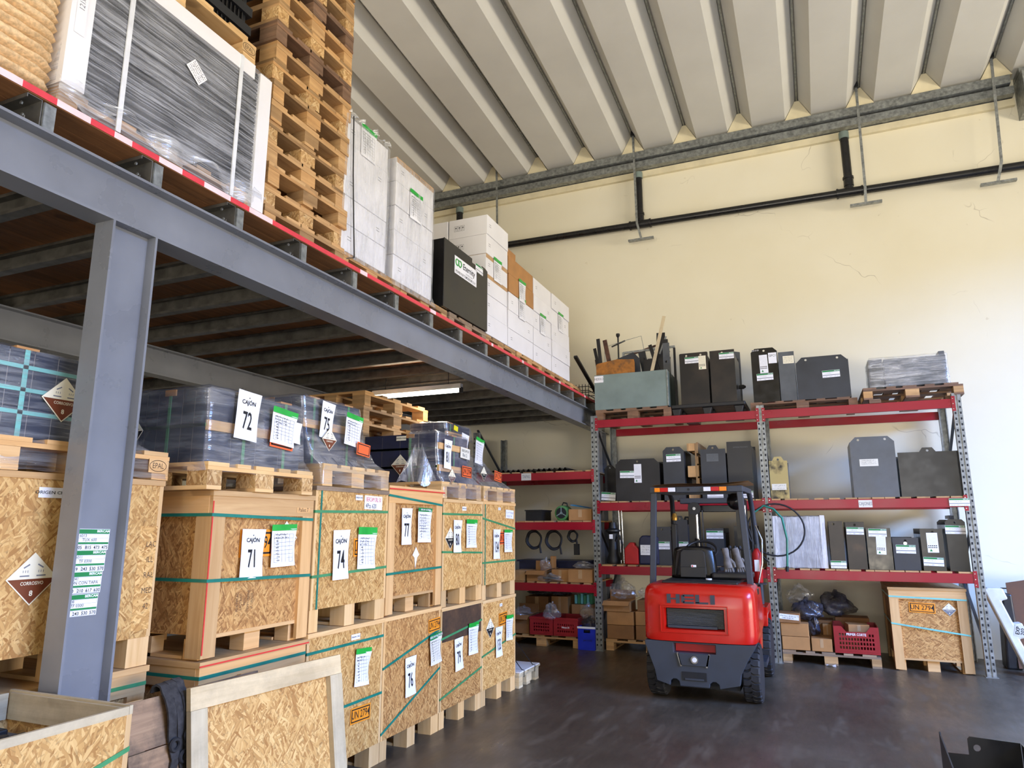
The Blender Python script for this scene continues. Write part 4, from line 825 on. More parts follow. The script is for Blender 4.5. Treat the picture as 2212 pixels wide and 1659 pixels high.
def beam(x0, x1, zt, h=.105, both=True):
    for y_ in ((YF - .012, YB - .035) if both else (YF - .012,)):
        rkb(MB().prism([(y_, zt - h), (y_ + .045, zt - h), (y_ + .045, zt - .02), (y_ + .03, zt - .02), (y_ + .03, zt), (y_, zt)], 'x', x0 + .045, x1 - .045), 'rack_beam', 'rack_red', bevel=.003)
        if y_ < 10:
            for xx in (x0 + .047, x1 - .047):
                rkb(MB().bx(xx - .03 if xx < (x0 + x1) / 2 else xx - .008, y_ - .006, zt - h - .04, xx + .008 if xx < (x0 + x1) / 2 else xx + .03, y_ - .001, zt + .03), 'beam_connector', 'rack_red')
                r_ = MB()
                for k in range(3): r_.bx(xx - .008 + (-.01 if xx < (x0 + x1) / 2 else .01), y_ - .008, zt - h - .02 + .06 * k, xx + .002 + (-.01 if xx < (x0 + x1) / 2 else .01), y_ - .0062, zt - h - .01 + .06 * k)
                tag(rkb(r_, 'connector_rivets', 'chrome'), kind='stuff')
L1, L2, L3 = 1.075, 1.905, 3.035
for x0, x1 in ((PXS[1], PXS[2]), (PXS[2], PXS[3])):
    for z_ in (L1, L2, L3): beam(x0, x1, z_)
for z_ in (.83, 1.65, 2.335): beam(PXS[0], PXS[1], z_)
def boards(x0, x1, zt, seed):
    rg = random.Random(seed); x_ = x0 + .06
    while x_ < x1 - .12:
        w_ = rg.uniform(.085, .15); w_ = min(w_, x1 - .05 - x_)
        rkb(MB().bx(x_, YF + rg.uniform(-.012, .012), zt + .001, x_ + w_, YB + .02, zt + .019), 'shelf_board', 'pallet_wood'); x_ += w_ + rg.choice((.006, .01, .05, .06))
for i, (x0, x1, z_) in enumerate(((PXS[1], PXS[2], L1), (PXS[2], PXS[3], L1), (PXS[1], PXS[2], L2), (PXS[2], PXS[3], L2), (PXS[0], PXS[1], .83), (PXS[0], PXS[1], 1.65), (PXS[0], PXS[1], 2.335))): boards(x0, x1, z_, i)
def rlabel(x_, z_, w_, h_, txt, seed):
    s_ = sheet(rk, 'Y', (x_ + 2.7, -.0125 - .001, z_), w_, h_, 'paper_old', 'shelf_label'); text(s_, txt, 0, 0, h_ * .45, 'ink_grey', .62, z=.002)
rlabel(.55, 1.85, .145, .085, 'CAJONES', 1); rlabel(-3.75, 2.285, .15, .10, 'TAPAS', 2)
bercam(rk, 'Y', (1.50 + 2.7, -.021, 1.855), .2, .085, 0, seed=31)
S1, S2, S3 = L1 + .021, L2 + .021, L3 + .001
# ------------------------------------------------------------------ battery trays (steel boxes with lifting ears)
def tray(label, x0, x1, z0, H, y=9.42, D=.6, mat='steel_slate', ear='chamfer', hole=(.5,), ch=.06, tabw=.16, body=None, name='battery_tray', rz=0.0, side=None):
    W = x1 - x0; t_ = thing(name, label, 'tray', (x0, y, z0), rz); hb = H - (.05 if ear == 'tab' else 0)
    if ear == 'chamfer': out = [(0, 0), (W, 0), (W, H - ch), (W - ch, H), (ch, H), (0, H - ch)]
    elif ear == 'tab': c_ = W * .5; out = [(0, 0), (W, 0), (W, hb), (c_ + tabw / 2, hb), (c_ + tabw * .3, H), (c_ - tabw * .3, H), (c_ - tabw / 2, hb), (0, hb)]
    else: out = [(0, 0), (W, 0), (W, H), (0, H)]
    zc = H - .035
    MB().plate(out, [circ(W * q, zc, .014) for q in hole], 'y', 0, .006).build('front_plate', mat, t_)
    MB().bx(0, .0065, 0, .006, D, hb - .06).bx(W - .006, .0065, 0, W, D, hb - .06).bx(.006, .0065, 0, W - .006, D - .006, .006).build('tray_body', body or mat, t_)
    MB().plate(out, [circ(W * q, zc, .014) for q in hole], 'y', D - .0055, D).build('back_plate', body or mat, t_)
    return t_
FS = -.0012
# top level, left bay
pallet('dark pallet under the grey-green scrap bin', (-2.72, 9.40, S3), -pi / 2, None, 'pallet_old', L=.95, W=1.04, name='pallet').location = (-2.71, 9.37, S3)
t_ = thing('scrap_bin', 'grey-green steel bin full of scrap on the rack top', 'bin', (-2.72, 9.38, S3 + .146)); W, H, D = 1.02, .495, .8
MB().bx(0, 0, 0, W, .006, H).bx(0, D - .006, 0, W, D, H).bx(0, .0065, 0, .006, D - .0065, H).bx(W - .006, .0065, 0, W, D - .0065, H).bx(.006, .0065, 0, W - .006, D - .0065, .006).build('bin_body', 'steel_greygreen', t_); MB().bar((W, -.002, .0), (W, -.002, H), .012).build('corner_bead', 'galvanised', t_)
s_ = sheet(t_, 'Y', (.065, -.001, H - .06), .13, .095, 'paper', 'hand_label'); text(s_, 'HIERRO', 0, 0, .035, 'ink_grey', .75, z=.002)
def junk(name, label, cat, b, mat, loc): 
    t2 = b.build(name, mat); t2.location = loc; return tag(t2, label, cat, 'scrap metal in the bin')
zb = S3 + .156
junk('rusty_plate', 'rusty steel plate standing at the front of the scrap bin', 'scrap', MB().plate([(0, 0), (.55, 0), (.55, .64), (.54, .68), (.3, .70), (.02, .66), (0, .64)], [circ(.48, .2, .02)], 'y', 0, .012), 'rust', (-2.70, 9.42, zb))
for k, (xt, zt, xb, z_b, w_, mt, lb) in enumerate(((-2.72, 4.27, -2.60, zb, .05, 'steel_black', 'black perforated bar at the left of the scrap bin'), (-2.63, 4.25, -2.42, zb, .06, 'rust_bar', 'rusty tube leaning left in the scrap bin'), (-2.795, 4.15, -2.58, zb, .045, 'steel_black', 'dark angle bar leaning far left in the scrap bin'), (-2.79, 3.99, -2.64, zb, .03, 'rust_bar', 'thin rusty bar lowest at the left of the scrap bin'), (-1.75, 4.50, -2.06, zb, .045, 'pine_pale', 'pale worn wooden stick leaning right in the scrap bin'), (-2.12, 4.05, -1.95, zb, .10, 'steel_slate', 'dark broad channel leaning in the middle of the scrap bin'), (-1.98, 4.12, -1.72, zb, .05, 'steel_black', 'black strip behind the pale stick'))):
    junk('scrap_bar', lb, 'scrap', MB().bar((0, 0, 0), (xt - xb, .12, zt - z_b), w_, w_ * .35, (0, 1, 0)), mt, (xb, 9.50 + .035 * (k % 4) + (.12 if k == 5 else 0), z_b))
b = MB().bar((0, 0, 0), (.02, .04, .74), .085, .03, (0, 1, 0)); h_ = junk('ladder_rail', 'tall grey perforated ladder rail in the scrap bin', 'scrap', MB().plate([(-.045, 0), (.045, 0), (.045, .92), (-.045, .92)], [circ(0, .15 + .25 * i, .018) for i in range(3)], 'y', 0, .03), 'steel_grey', (-1.745, 9.62, zb)); 
MB().bx(-.05, -.01, .921, .03, .04, .97).build('end_clamp', 'steel_black', h_)
t2 = thing('wire_frame', 'bent thin steel wire frame sticking out of the scrap bin', 'scrap', (-2.60, 9.75, zb)); MB().tube([(-.05, 0, 0), (-.06, 0, .98), (.14, .02, 1.03), (.28, .02, 1.06), (.48, .03, 1.10), (.52, .03, .85), (.62, .02, .05)], .004, 6).build('wire', 'galvanised', t2)
t2 = thing('valve_rod', 'rod with a cross handle upright in the scrap bin', 'scrap', (-2.48, 9.85, zb)); MB().tube([(0, 0, 0), (0, 0, 1.14)], .012, 8).build('rod', 'steel_black', t2); MB().bar((-.1, 0, 1.0), (.1, .02, 1.08), .03, .015).build('cross_handle', 'steel_black', t2); MB().lathe([(.012, 1.13), (.03, 1.16), (.028, 1.19)], (0, 0, 0), 'z', 8).build('knob', 'steel_black', t2)
t2 = thing('aluminium_rails', 'long pale metal rail lying across the scrap pile', 'scrap', (-2.42, 9.9, S3 + .146 + .56)); MB().bar((0, 0, .35), (.75, .02, .38), .03, .03).build('rail', 'galvanised', t2); MB().bar((.05, .0, .30), (.48, .02, .42), .03, .025).build('rusty_rail', 'rust_bar', t2); MB().bar((0, 0, -.545), (0, 0, .36), .03, .03).build('rail_leg', 'galvanised', t2); MB().bar((.74, 0.02, -.545), (.74, 0.02, .36), .03, .03).build('rail_leg', 'steel_black', t2)
t2 = thing('small_steel_box', 'open dark steel box stacked in the right of the scrap bin', 'box', (-2.08, 9.68, zb)); MB().bx(0, 0, 0, .33, .006, .72).bx(0, .3, 0, .33, .306, .80).bx(0, .0065, 0, .006, .2995, .76).bx(.324, .0065, 0, .33, .2995, .76).build('box_body', 'steel_black', t2)
t2 = thing('bent_bracket', 'silver bracket on top of the scrap near the ladder rail', 'scrap', (-1.86, 9.76, zb + .7)); MB().bar((0, 0, .1), (.1, 0, .35), .03, .02).bar((.06, 0, .25), (.14, 0, .12), .025, .02).build('bracket', 'galvanised', t2); MB().bar((-.02, .04, -.68), (.02, .04, .42), .12, .02, (0, 1, 0)).build('black_plate', 'steel_black', t2)
t2 = thing('blue_grey_plate', 'blue-grey bent plate behind the rusty plate', 'scrap', (-2.45, 9.58, zb)); MB().plate([(0, 0), (.36, 0), (.34, .72), (.25, .82), (.0, .74)], [], 'y', 0, .01).build('plate', 'steel_slate', t2)
# black plastic pallet and two trays
t_ = thing('plastic_pallet', 'black plastic pallet under two dark trays on the rack top', 'pallet', (-1.665, 9.38, S3)); box('pallet_deck', 0, 0, .095, .945, .8, .145, 'plastic_black', t_, bevel=.01)
for i in range(3):
    for j in range(3): MB().prism([(.02 + .4 * i, 0.001), (.10 + .4 * i, .001), (.125 + .4 * i, .094), (-.0 + .4 * i, .094)], 'y', .02 + .3 * j, .14 + .3 * j).build('pallet_foot', 'plastic_black', t_, bevel=.008)
ZT = S3 + .147
t_ = tray('dark brownish tray with two labels beside the scrap bin', -1.535, -1.16, ZT, .70, mat='steel_brownish', ear='chamfer', ch=.012, hole=(.25, .75)); bercam(t_, 'Y', (.165, FS, .60), .185, .085, 0, seed=2); spec_sticker(t_, 'Y', (.30, FS * 2, .555), .095, .185, cream=True)
t_ = tray('grey-brown tray with one label on the plastic pallet', -1.135, -.82, ZT, .70, mat='steel_brownish', ear='flat', hole=(.5,)); bercam(t_, 'Y', (.215, FS, .62), .19, .085, 0, seed=3); MB().lathe([(.025, .0), (.03, .06), (.012, .09)], (.32, .3, .24), 'x', 10).build('side_knob', 'rubber', t_)
t_ = tray('narrow tray standing behind the brownish trays', -1.60, -1.43, S3 + .0, .68, y=10.2, D=.2, mat='steel_grey', ear='flat', hole=()); 
t_ = thing('grey_sheet', 'pointed grey metal sheet sticking up behind the trays', 'sheet', (-1.06, 10.19, S3)); MB().prism([(0, 0), (.25, 0), (.25, .98), (.06, 1.02), (.0, .96)], 'y', 0, .01).build('sheet', 'steel_grey', t_)
# second pallet, three trays
t_ = pallet('dark pallet spanning the middle of the rack top', (0, 0, 0), -pi / 2, None, 'pallet_old', L=.85, W=1.24, name='pallet'); t_.location = (-.66, 9.39, S3); t_.scale = (1, 1, .76)
ZT = S3 + .111
t_ = tray('tall glossy black tray marked GPC1', -.615, -.295, ZT, .71, mat='gloss_black', ear='chamfer', ch=.05); spec_sticker(t_, 'Y', (.15, FS, .50), .10, .24, R(1)); bercam(t_, 'Y', (.155, FS, .33), .20, .09, R(1), seed=4); s_ = sheet(t_, 'Y', (.262, FS * 2, .57), .10, .14, 'paper', 'name_note'); text(s_, 'GPC1', 0, .03, .03, 'ink', .85, z=.002); s_ = sheet(t_, 'Y', (.06, FS, .685), .09, .022, 'gloss_black', 'chalk_mark', th=.0006); text(s_, 'LD-S159', 0, 0, .02, 'paper', .85, z=.001)
t_ = tray('slim slate-grey tray with a small data label', -.285, -.095, ZT, .635, mat='steel_grey', ear='flat', hole=()); s_ = sheet(t_, 'Y', (.12, FS, .53), .13, .1, 'cream_print', 'data_label'); scribble(s_, [(-.055, .05, .03 - .02 * i, .012) for i in range(4)], 'ink', seed=5, th=.002)
t_ = tray('wide slate tray with clipped corners on the rack top', -.085, .52, ZT, .54, mat='steel_slate', ear='chamfer', ch=.075, hole=(.2, .8)); bercam(t_, 'Y', (.40, FS, .305), .20, .09, R(1), seed=6)
# wrapped stack on brown pallets at the right end
t_ = pallet('reddish-brown pallet tilted at the right end of the rack top', (0, 0, 0), -pi / 2, None, 'pallet_old', 'pallet_wood', L=.95, W=1.04, name='pallet'); t_.location = (.645, 9.33, S3 + .045); t_.rotation_euler = (0, R(-1.2), -pi / 2 + R(1))
t_ = thing('timber_offcut', 'dark timber offcut under the tilted pallet', 'timber', (.70, 9.335, S3)); box('offcut', 0, 0, 0, .12, .12, .045, 'pallet_old', t_); box('offcut_nail_plate', .122, .01, .0, .128, .1, .04, 'pallet_old', t_)
t_ = thing('timber_offcut', 'second timber offcut at the right under the tilted pallet', 'timber', (1.5, 9.40, S3)); box('offcut', 0, 0, 0, .1, .12, .045, 'pallet_old', t_); box('offcut_end', .0, .122, 0.001, .1, .128, .045, 'pallet_old', t_)
t_ = thing('timber_offcut', 'rear timber offcut under the tilted pallet', 'timber', (1.1, 10.1, S3)); box('offcut', 0, 0, 0, .2, .12, .04, 'pallet_old', t_); box('offcut_end', .202, .0, 0.001, .208, .12, .04, 'pallet_old', t_)
t_ = thing('wrapped_tray', 'grey tray wrapped in clear film on the tilted pallet', 'tray', (.75, 9.45, S3 + .205)); box('left_tray', 0, .1, 0, .15, .5, .37, 'steel_grey', t_); box('main_tray', .16, 0, .0, .81, .5, .34, 'steel_grey', t_); box('lifting_lug', .76, .1, .345, .82, .3, .41, 'steel_grey', t_)
ringloft([(0, -.015, .835, -.01, .51, .02), (.12, -.012, .83, -.012, .51, .02), (.25, -.015, .83, -.012, .51, .02), (.36, -.01, .835, .0, .51, .02), (.385, .0, .83, .08, .5, .02)], 12, 21, .006).build('stretch_film', 'film_clear', t_, smooth=60, fix=False)
# ------------------------------------------------------------------ level 2
t_ = tray('narrow black tray at the left end of the middle shelf', -2.66, -2.50, S2, .50, D=.5, y=9.56, mat='gloss_black', ear='chamfer', ch=.05); bercam(t_, 'Y', (.06, -.05, .07), .20, .11, R(-4), seed=7)
t_ = tray('wide dark tray with a tall data sticker on the middle shelf', -2.465, -1.865, S2, .56, mat='steel_black', ear='chamfer', ch=.07); bercam(t_, 'Y', (.16, FS, .355), .20, .095, R(-1), seed=8); spec_sticker(t_, 'Y', (.305, FS * 2, .365), .10, .25)
t_ = tray('slim slate tray with one centred label on the middle shelf', -1.815, -1.54, S2, .70, mat='steel_slate', ear='chamfer', ch=.05); bercam(t_, 'Y', (.14, FS, .555), .19, .10, R(1), seed=9)
t_ = pallet('pallet standing on its side between the shelf trays', (0, 0, 0), 0, None, 'pallet_wood', L=.8, W=.74, name='pallet'); t_.rotation_euler = (R(90), 0, R(90)); t_.location = (-1.50, 10.25, S2 + .001)
t_ = tray('slate tray with a round lifting tab on the middle shelf', -1.325, -1.01, S2, .70, mat='steel_slate', ear='tab', tabw=.15); s_ = sheet(t_, 'Y', (.15, FS, .54), .15, .10, 'steel_grey', 'metal_data_plate'); scribble(s_, [(-.06, .06, .03 - .02 * i, .01) for i in range(4)], 'ink', seed=12, th=.0015); bercam(t_, 'Y', (.16, FS, .05), .2, .09, seed=13)
t_ = tray('tall dark tray with stamped lettering beside the middle post', -.99, -.69, S2, .735, mat='steel_black', ear='flat', hole=(), D=.75); s_ = sheet(t_, 'Y', (.17, FS, .66), .2, .02, 'steel_black', 'stamped_line', th=.0006); text(s_, 'BATERÍAS TRACCIÓN', 0, 0, .016, 'steel_grey', .8, z=.001); bercam(t_, 'Y', (.2, FS, .06), .18, .09, seed=14)
t_ = tray('small tray with peeling yellowish paint right of the middle post', -.49, -.275, S2, .52, mat='steel_ochre', ear='tab', tabw=.14, body='steel_grey', D=.4); s_ = sheet(t_, 'Y', (.10, FS, .145), .17, .075, 'paper_old', 'worn_label'); scribble(s_, [(-.07, .07, .015, .02), (-.07, .06, -.018, .015)], 'ink_grey', seed=15, th=.002)
t_ = tray('large grey tray with clipped corners at the right of the middle shelf', .445, .925, S2, .72, mat='steel_grey', ear='chamfer', ch=.065, hole=(.2, .8)); s_ = sheet(t_, 'Y', (.19, FS, .41), .20, .085, 'paper_old', 'worn_label'); scribble(s_, [(-.08, .08, .025 - .02 * i, .012) for i in range(3)], 'ink', seed=16, th=.002)
t_ = tray('wide glossy black tray with one tab at the right rack post', .945, 1.565, S2, .565, mat='gloss_black', ear='tab', tabw=.17)
# ------------------------------------------------------------------ level 1
t_ = thing('wrapped_carton', 'carton wrapped in silver-looking film on the lower shelf', 'box', (-.49, 9.45, S1)); box('carton_body', 0, 0, 0.001, .575, .55, .60, 'wrap_grey', t_, bevel=.01); ringloft([(0.001, -.012, .59, -.012, .56, .03), (.2, -.01, .585, -.012, .56, .02), (.4, -.01, .585, -.012, .56, .02), (.61, -.005, .58, -.008, .56, .03), (.62, .02, .55, .02, .53, .03)], 14, 22, .006).build('stretch_film', 'film_silver', t_, smooth=60, fix=False); box('edge_board', -.008, -.009, .001, .05, .01, .62, 'carton_white', t_); box('edge_board', .53, -.009, .001, .582, .01, .625, 'carton_white', t_)
t_ = tray('brown slim tray next to the silver wrapped carton', .13, .285, S1, .555, mat='steel_brownish', ear='flat', hole=(.35,)); bercam(t_, 'Y', (.075, FS, .05), .17, .085, seed=17)
t_ = tray('brown-black tray with one label under its hole', .315, .515, S1, .545, mat='steel_brownish', ear='flat', hole=(.5,)); bercam(t_, 'Y', (.1, FS, .44), .185, .085, R(-1), seed=18)
t_ = tray('glossy black tray with label and long data sticker', .53, .785, S1, .475, mat='gloss_black', ear='flat', hole=()); bercam(t_, 'Y', (.12, FS, .42), .19, .09, R(-1), seed=19); spec_sticker(t_, 'Y', (.145, FS * 2, .275), .10, .205, R(-2))
t_ = tray('low slate tray with a round number mark on the lower shelf', .795, 1.06, S1, .365, mat='steel_slate', ear='flat', hole=(.5,)); bercam(t_, 'Y', (.13, FS, .235), .20, .095, R(-1), seed=20); MB().lathe([(.02, -.003), (.02, -.001)], (.13, 0, .30), 'y', 12).build('round_mark', 'cream_print', t_)
t_ = tray('black tray with sticker above label second from the right post', 1.085, 1.31, S1, .465, mat='gloss_black', ear='flat', hole=(.55,)); spec_sticker(t_, 'Y', (.115, FS, .31), .11, .22); bercam(t_, 'Y', (.105, FS, .10), .20, .095, R(-2), seed=22)
t_ = tray('tallest black tray at the right end of the lower shelf', 1.345, 1.54, S1, .57, mat='gloss_black', ear='chamfer', ch=.03); bercam(t_, 'Y', (.095, FS, .455), .20, .095, R(-1), seed=23)
t_ = thing('side_tray', 'dark tray edge leaning on the right rack frame', 'tray', (1.47, 9.95, S1), rot=(0, R(3), 0)); box('panel', 0, 0, 0.001, .02, .3, .62, 'steel_black', t_); box('panel_flange', -.03, .0, .58, -.001, .3, .62, 'steel_black', t_)
t_ = tray('slate tray behind the left leg of the forklift guard', -2.0, -1.77, S1, .49, y=9.5, mat='steel_slate', ear='flat', hole=(.5,)); bercam(t_, 'Y', (.11, FS, .25), .20, .10, seed=24)
t_ = tray('taller slate tray with a lifting ring behind the forklift mast', -1.745, -1.55, S1, .63, y=9.5, mat='steel_slate', ear='tab', tabw=.1); bercam(t_, 'Y', (.10, FS, .25), .19, .10, seed=25)
t_ = tray('slate tray seen between the forklift mast channels', -1.32, -1.10, S1, .47, y=9.5, mat='steel_slate', ear='flat', hole=(.5,)); bercam(t_, 'Y', (.11, FS, .39), .21, .10, seed=26)
t_ = tray('black tray behind the right mast channel of the forklift', -.98, -.72, S1, .50, y=9.6, mat='steel_black', ear='flat', hole=())
# red fuel can, blue canister
t_ = thing('fuel_can', 'red plastic fuel can on the lower shelf beside the blue canister', 'can', (-2.39, 9.46, S1)); MB().prism([(0, .001), (.19, .001), (.19, .20), (.165, .23), (.14, .245), (.13, .285), (.07, .285), (.05, .26), (.015, .22), (0, .2)], 'y', 0, .14).build('can_body', 'can_red', t_, bevel=.015); MB().tube([(.04, .07, .24), (.08, .07, .275), (.14, .07, .26)], .014, 8).build('handle', 'can_red', t_, smooth=50)
t_ = thing('canister', 'dark blue plastic canister with a white note', 'canister', (-2.195, 9.46, S1)); MB().prism([(0, .001), (.26, .001), (.26, .36), (.05, .38), (.01, .34), (0, .28)], 'y', 0, .22).build('canister_body', 'plastic_navy', t_, bevel=.02); s_ = sheet(t_, 'Y', (.10, -.003, .19), .15, .13, 'paper', 'hand_note'); scribble(s_, [(-.06, .06, .04 - .035 * i, .025) for i in range(3)], 'ink_grey', seed=32, th=.002); MB().lathe([(.03, .36), (.03, .40)], (.2, .1, 0), 'z', 12).build('cap', 'plastic_navy', t_)
t_ = thing('pressure_pump', 'black upright pump machine with chrome rods on the lower shelf', 'machine', (-2.58, 9.62, S1)); MB().lathe([(.09, .001), (.10, .05), (.07, .12), (.06, .35), (.065, .40), (.10, .43), (.10, .45), (.06, .47), (.05, .55)], (0, 0, 0), 'z', 16).build('pump_body', 'plastic_black', t_, smooth=40)
for dx in (.10, .14): MB().tube([(dx, 0.02, .001), (dx - .02, .02, .75)], .01, 8).build('chrome_rod', 'chrome', t_, smooth=50)
MB().tube([(.11, -.05, .05), (.14, -.05, .25), (.1, -.05, .38), (.05, -.05, .3)], .012, 8).build('hose', 'rubber', t_, smooth=50); sheet(t_, 'Y', (0, -.107, .36), .05, .06, 'paper', 'tag'); MB().lathe([(.04, -.01), (.04, .02)], (.2, -.02, .045), 'y', 14).build('wheel', 'rubber', t_)
# hoses hanging on the middle post
def coil(name, label, cat, loc, r, mat, rad, n=2, sq=1.0, tail=None, face='y'):
    t2 = thing(name, label, cat, loc)
    for k in range(n): MB().tube([(r * (1 - .05 * k) * cos(a * pi / 16) * sq, .012 * k + .01 * sin(a), -r + r * (1 - .05 * k) * sin(a * pi / 16)) for a in range(32)], rad, 8, True).build('loop', mat, t2, smooth=60)
    if tail: MB().tube(tail, rad, 8).build('hanging_end', mat, t2, smooth=60)
    return t2
coil('black_hose', 'black hose coiled over the middle rack post', 'hose', (-.46, 9.28, 1.86), .31, 'rubber', .010, 1, 1.05, [(-.31, 0, -.3), (-.25, 0, -.55), (-.1, 0, -.7)])
t_ = thing('green_hose', 'green hose hanging over the middle rack post', 'hose', (-.5, 9.275, 1.84)); MB().tube([(-.22, 0, -.2), (-.2, 0, -.08), (-.08, 0, .0), (.03, 0, -.04), (.12, 0, -.15), (.16, 0, -.4), (.14, 0, -.72)], .013, 8).build('hose_run', 'strap_teal', t_, smooth=60); MB().tube([(.14, 0, -.72), (.135, 0, -.78)], .018, 8).build('hose_end', 'rubber', t_)
# ------------------------------------------------------------------ left bay
t_ = thing('corrugated_sheet', 'dark corrugated sheet lying on the top shelf of the left bay', 'sheet', (-4.3, 9.38, 2.335 + .022)); n = 66
MB().grid(lambda u, v: (u * 1.18, v * .7, .018 + .018 * sin(u * 2 * pi * 15) + .012 * u), 150, 1).grid(lambda u, v: (u * 1.18, v * .7, .013 + .018 * sin(u * 2 * pi * 15) + .012 * u), 150, 1).build('corrugation', 'steel_black', t_, fix=False)
t_ = thing('plastic_bin', 'black stackable plastic bin on the left bay shelf', 'bin', (-3.79, 9.42, 1.671)); MB().bx(0, 0, 0, .24, .01, .14).bx(0, .38, 0, .24, .39, .14).bx(0, .0105, 0, .01, .3795, .14).bx(.23, .0105, 0, .24, .3795, .14).bx(.01, .01, 0, .23, .38, .008).build('bin_body', 'plastic_black', t_); MB().bx(-.012, -.012, .135, .252, .0, .152).bx(-.012, .39, .135, .252, .402, .152).bx(-.012, .0, .135, .0, .39, .152).bx(.24, 0, .135, .252, .39, .152).build('bin_rim', 'plastic_black', t_)
t_ = thing('green_motor', 'small green electric motor with a spoked fan cover', 'motor', (-3.26, 9.43, 1.671)); MB().lathe([(.05, 0), (.10, .01), (.105, .03), (.105, .2), (.09, .22)], (0, 0, .105), 'y', 22).build('motor_body', 'green_paint', t_, smooth=40)
MB().lathe([(.075, -.004), (.075, -.001)], (0, 0, .105), 'y', 20).build('fan_opening', 'slot_dark', t_); MB().lathe([(.018, -.009), (.018, -.002)], (0, 0, .105), 'y', 12).build('hub', 'steel_greygreen', t_)
for k in range(3): a = pi / 2 + k * 2 * pi / 3; MB().bar((0, -.007, .105), (.078 * cos(a), -.007, .105 + .078 * sin(a)), .012, .006, (0, 1, 0)).build('spoke', 'steel_greygreen', t_)
MB().tube([(-.02, .1, .21), (.0, .1, .25), (.05, .1, .24), (.06, .1, .2)], .01, 8).build('lifting_handle', 'plastic_black', t_); MB().bx(-.08, .02, .001, .08, .18, .012).build('motor_foot', 'green_paint', t_)
def sbox(label, x0, x1, z0, H, y=9.42, D=.35, mat='cardboard', flaps=False, tape=True, group=None, rz=0.0, name='carton'):
    W = x1 - x0; t2 = thing(name, label, 'box', (x0, y, z0), rz, group)
    if flaps:
        MB().bx(0, 0, 0.001, W, .005, H).bx(0, D - .005, 0.001, W, D, H).bx(0, .0055, .001, .005, D - .0055, H).bx(W - .005, .0055, .001, W, D - .0055, H).bx(.005, .005, .001, W - .005, D - .005, .006).build('carton_body', mat, t2)
        MB().bar((W / 2, .0, H), (W / 2, -.07, H - .05), W, .005, (0, 0, 1)).build('front_flap', mat, t2); MB().bar((W, D / 2, H), (W + .07, D / 2, H + .03), D, .005).build('side_flap', mat, t2); MB().bar((W / 2, D, H), (W / 2, D + .01, H + .12), W, .005, (0, 1, 0)).build('back_flap', mat, t2)
    else:
        MB().bx(0, 0, 0.001, W, D, H).build('carton_body', mat, t2, bevel=.005); box('flap_seam', .004, D * .48, H - .001, W - .004, D * .5, H + .0012, 'cardboard_dark', t2)
        if tape: box('packing_tape', W * .42, -.0012, H * .3, W * .58, .0, H - .004, 'carton_inner', t2)
    return t2
def bag(label, loc, s, seed, mat='film_bag', name='plastic_bag', cat='bag', group=None):
    rg = random.Random(seed); ph = [rg.uniform(0, 6) for _ in range(8)]; b = MB(); nu, nv = 34, 20; vs = []
    def P(u, v):
        a, e = u * 2 * pi, (v - .5) * pi; r = 1 + .16 * sin(3 * a + ph[0] + 2 * e) + .13 * sin(5 * e + ph[1] + a * 2) + .08 * sin(9 * a + 4 * e + ph[2]) + .06 * sin(13 * a - 7 * e + ph[3])
        z = sin(e); z = z if z > 0 else z * .6
        return (s[0] * r * cos(e) * cos(a), s[1] * r * cos(e) * sin(a), s[2] * (r * z + .6 + (.5 * max(0, z - .7) if seed % 2 else 0)))
    b.grid(P, nu, nv); zmin = min(p[2] for p in b.v); b.v = [(x, y, max(0.002, z - zmin - .1 * s[2])) for x, y, z in b.v]
    t2 = thing(name, label, cat, loc, 0, group); b.build('crumpled_film', mat, t2, smooth=70, fix=False); MB().tube([(0, 0, max(p[2] for p in b.v) * .8), (.01, .01, max(p[2] for p in b.v) * 1.05)], [s[0] * .25, s[0] * .1], 8).build('gathered_neck', mat, t2, smooth=70); return t2
sbox('small brown carton under the blue folder in the left bay', -3.15, -2.82, 1.671, .155, D=.3)
t_ = thing('blue_folder', 'blue plastic folders lying on the small carton', 'folder', (-3.16, 9.46, 1.829), rot=(0, R(9), 0))
for k in range(3): MB().prism([(0, 0), (.30, 0.0), (.02, .004)], 'y', .02 * k, .2 + .02 * k).build('folder_sheet', 'blue_folder', t_, loc=(0, 0, .052 + .006 * k))
for k, (x_, r_, n_, lb) in enumerate(((-3.72, .125, 3, 'left thick black cable coil hanging in the left bay'), (-3.42, .13, 3, 'right thick black cable coil hanging in the left bay'), (-3.14, .075, 3, 'small black cable coil with a plug in the left bay'))):
    coil('cable_coil', lb, 'cable', (x_, 9.55, 1.535), r_, 'rubber', .014, n_, .9, [(r_ * .7, 0, -r_ * 1.6), (r_ * .8, 0, -r_ * 2.2), (r_ * .85, 0, -r_ * 2.5)])
box('plug_body', .02, -.02, -.33, .09, .03, -.18, 'plastic_black', bpy.data.objects['cable_coil.002'])
Z8 = .85
t_ = thing('plastic_bin', 'wide dark blue plastic tub at the back of the left bay shelf', 'bin', (-4.1, 9.85, Z8)); MB().bx(.03, 0, 0, 1.05, .02, .24).bx(.03, .38, 0, 1.05, .4, .24).bx(.03, .0205, 0, .05, .3795, .24).bx(1.03, .0205, 0, 1.05, .3795, .24).bx(.05, .02, 0, 1.03, .38, .01).build('tub_body', 'plastic_navy', t_); MB().bx(0, -.02, .24, 1.08, .42, .262).build('tub_rim', 'plastic_navy', t_)
sbox('open brown carton with a plastic bag on the left bay shelf', -3.77, -3.50, Z8, .14, y=9.40, flaps=True); bag('clear plastic bag rising from the open carton', (-3.53, 9.52, Z8 + .10), (.08, .08, .10), 3)
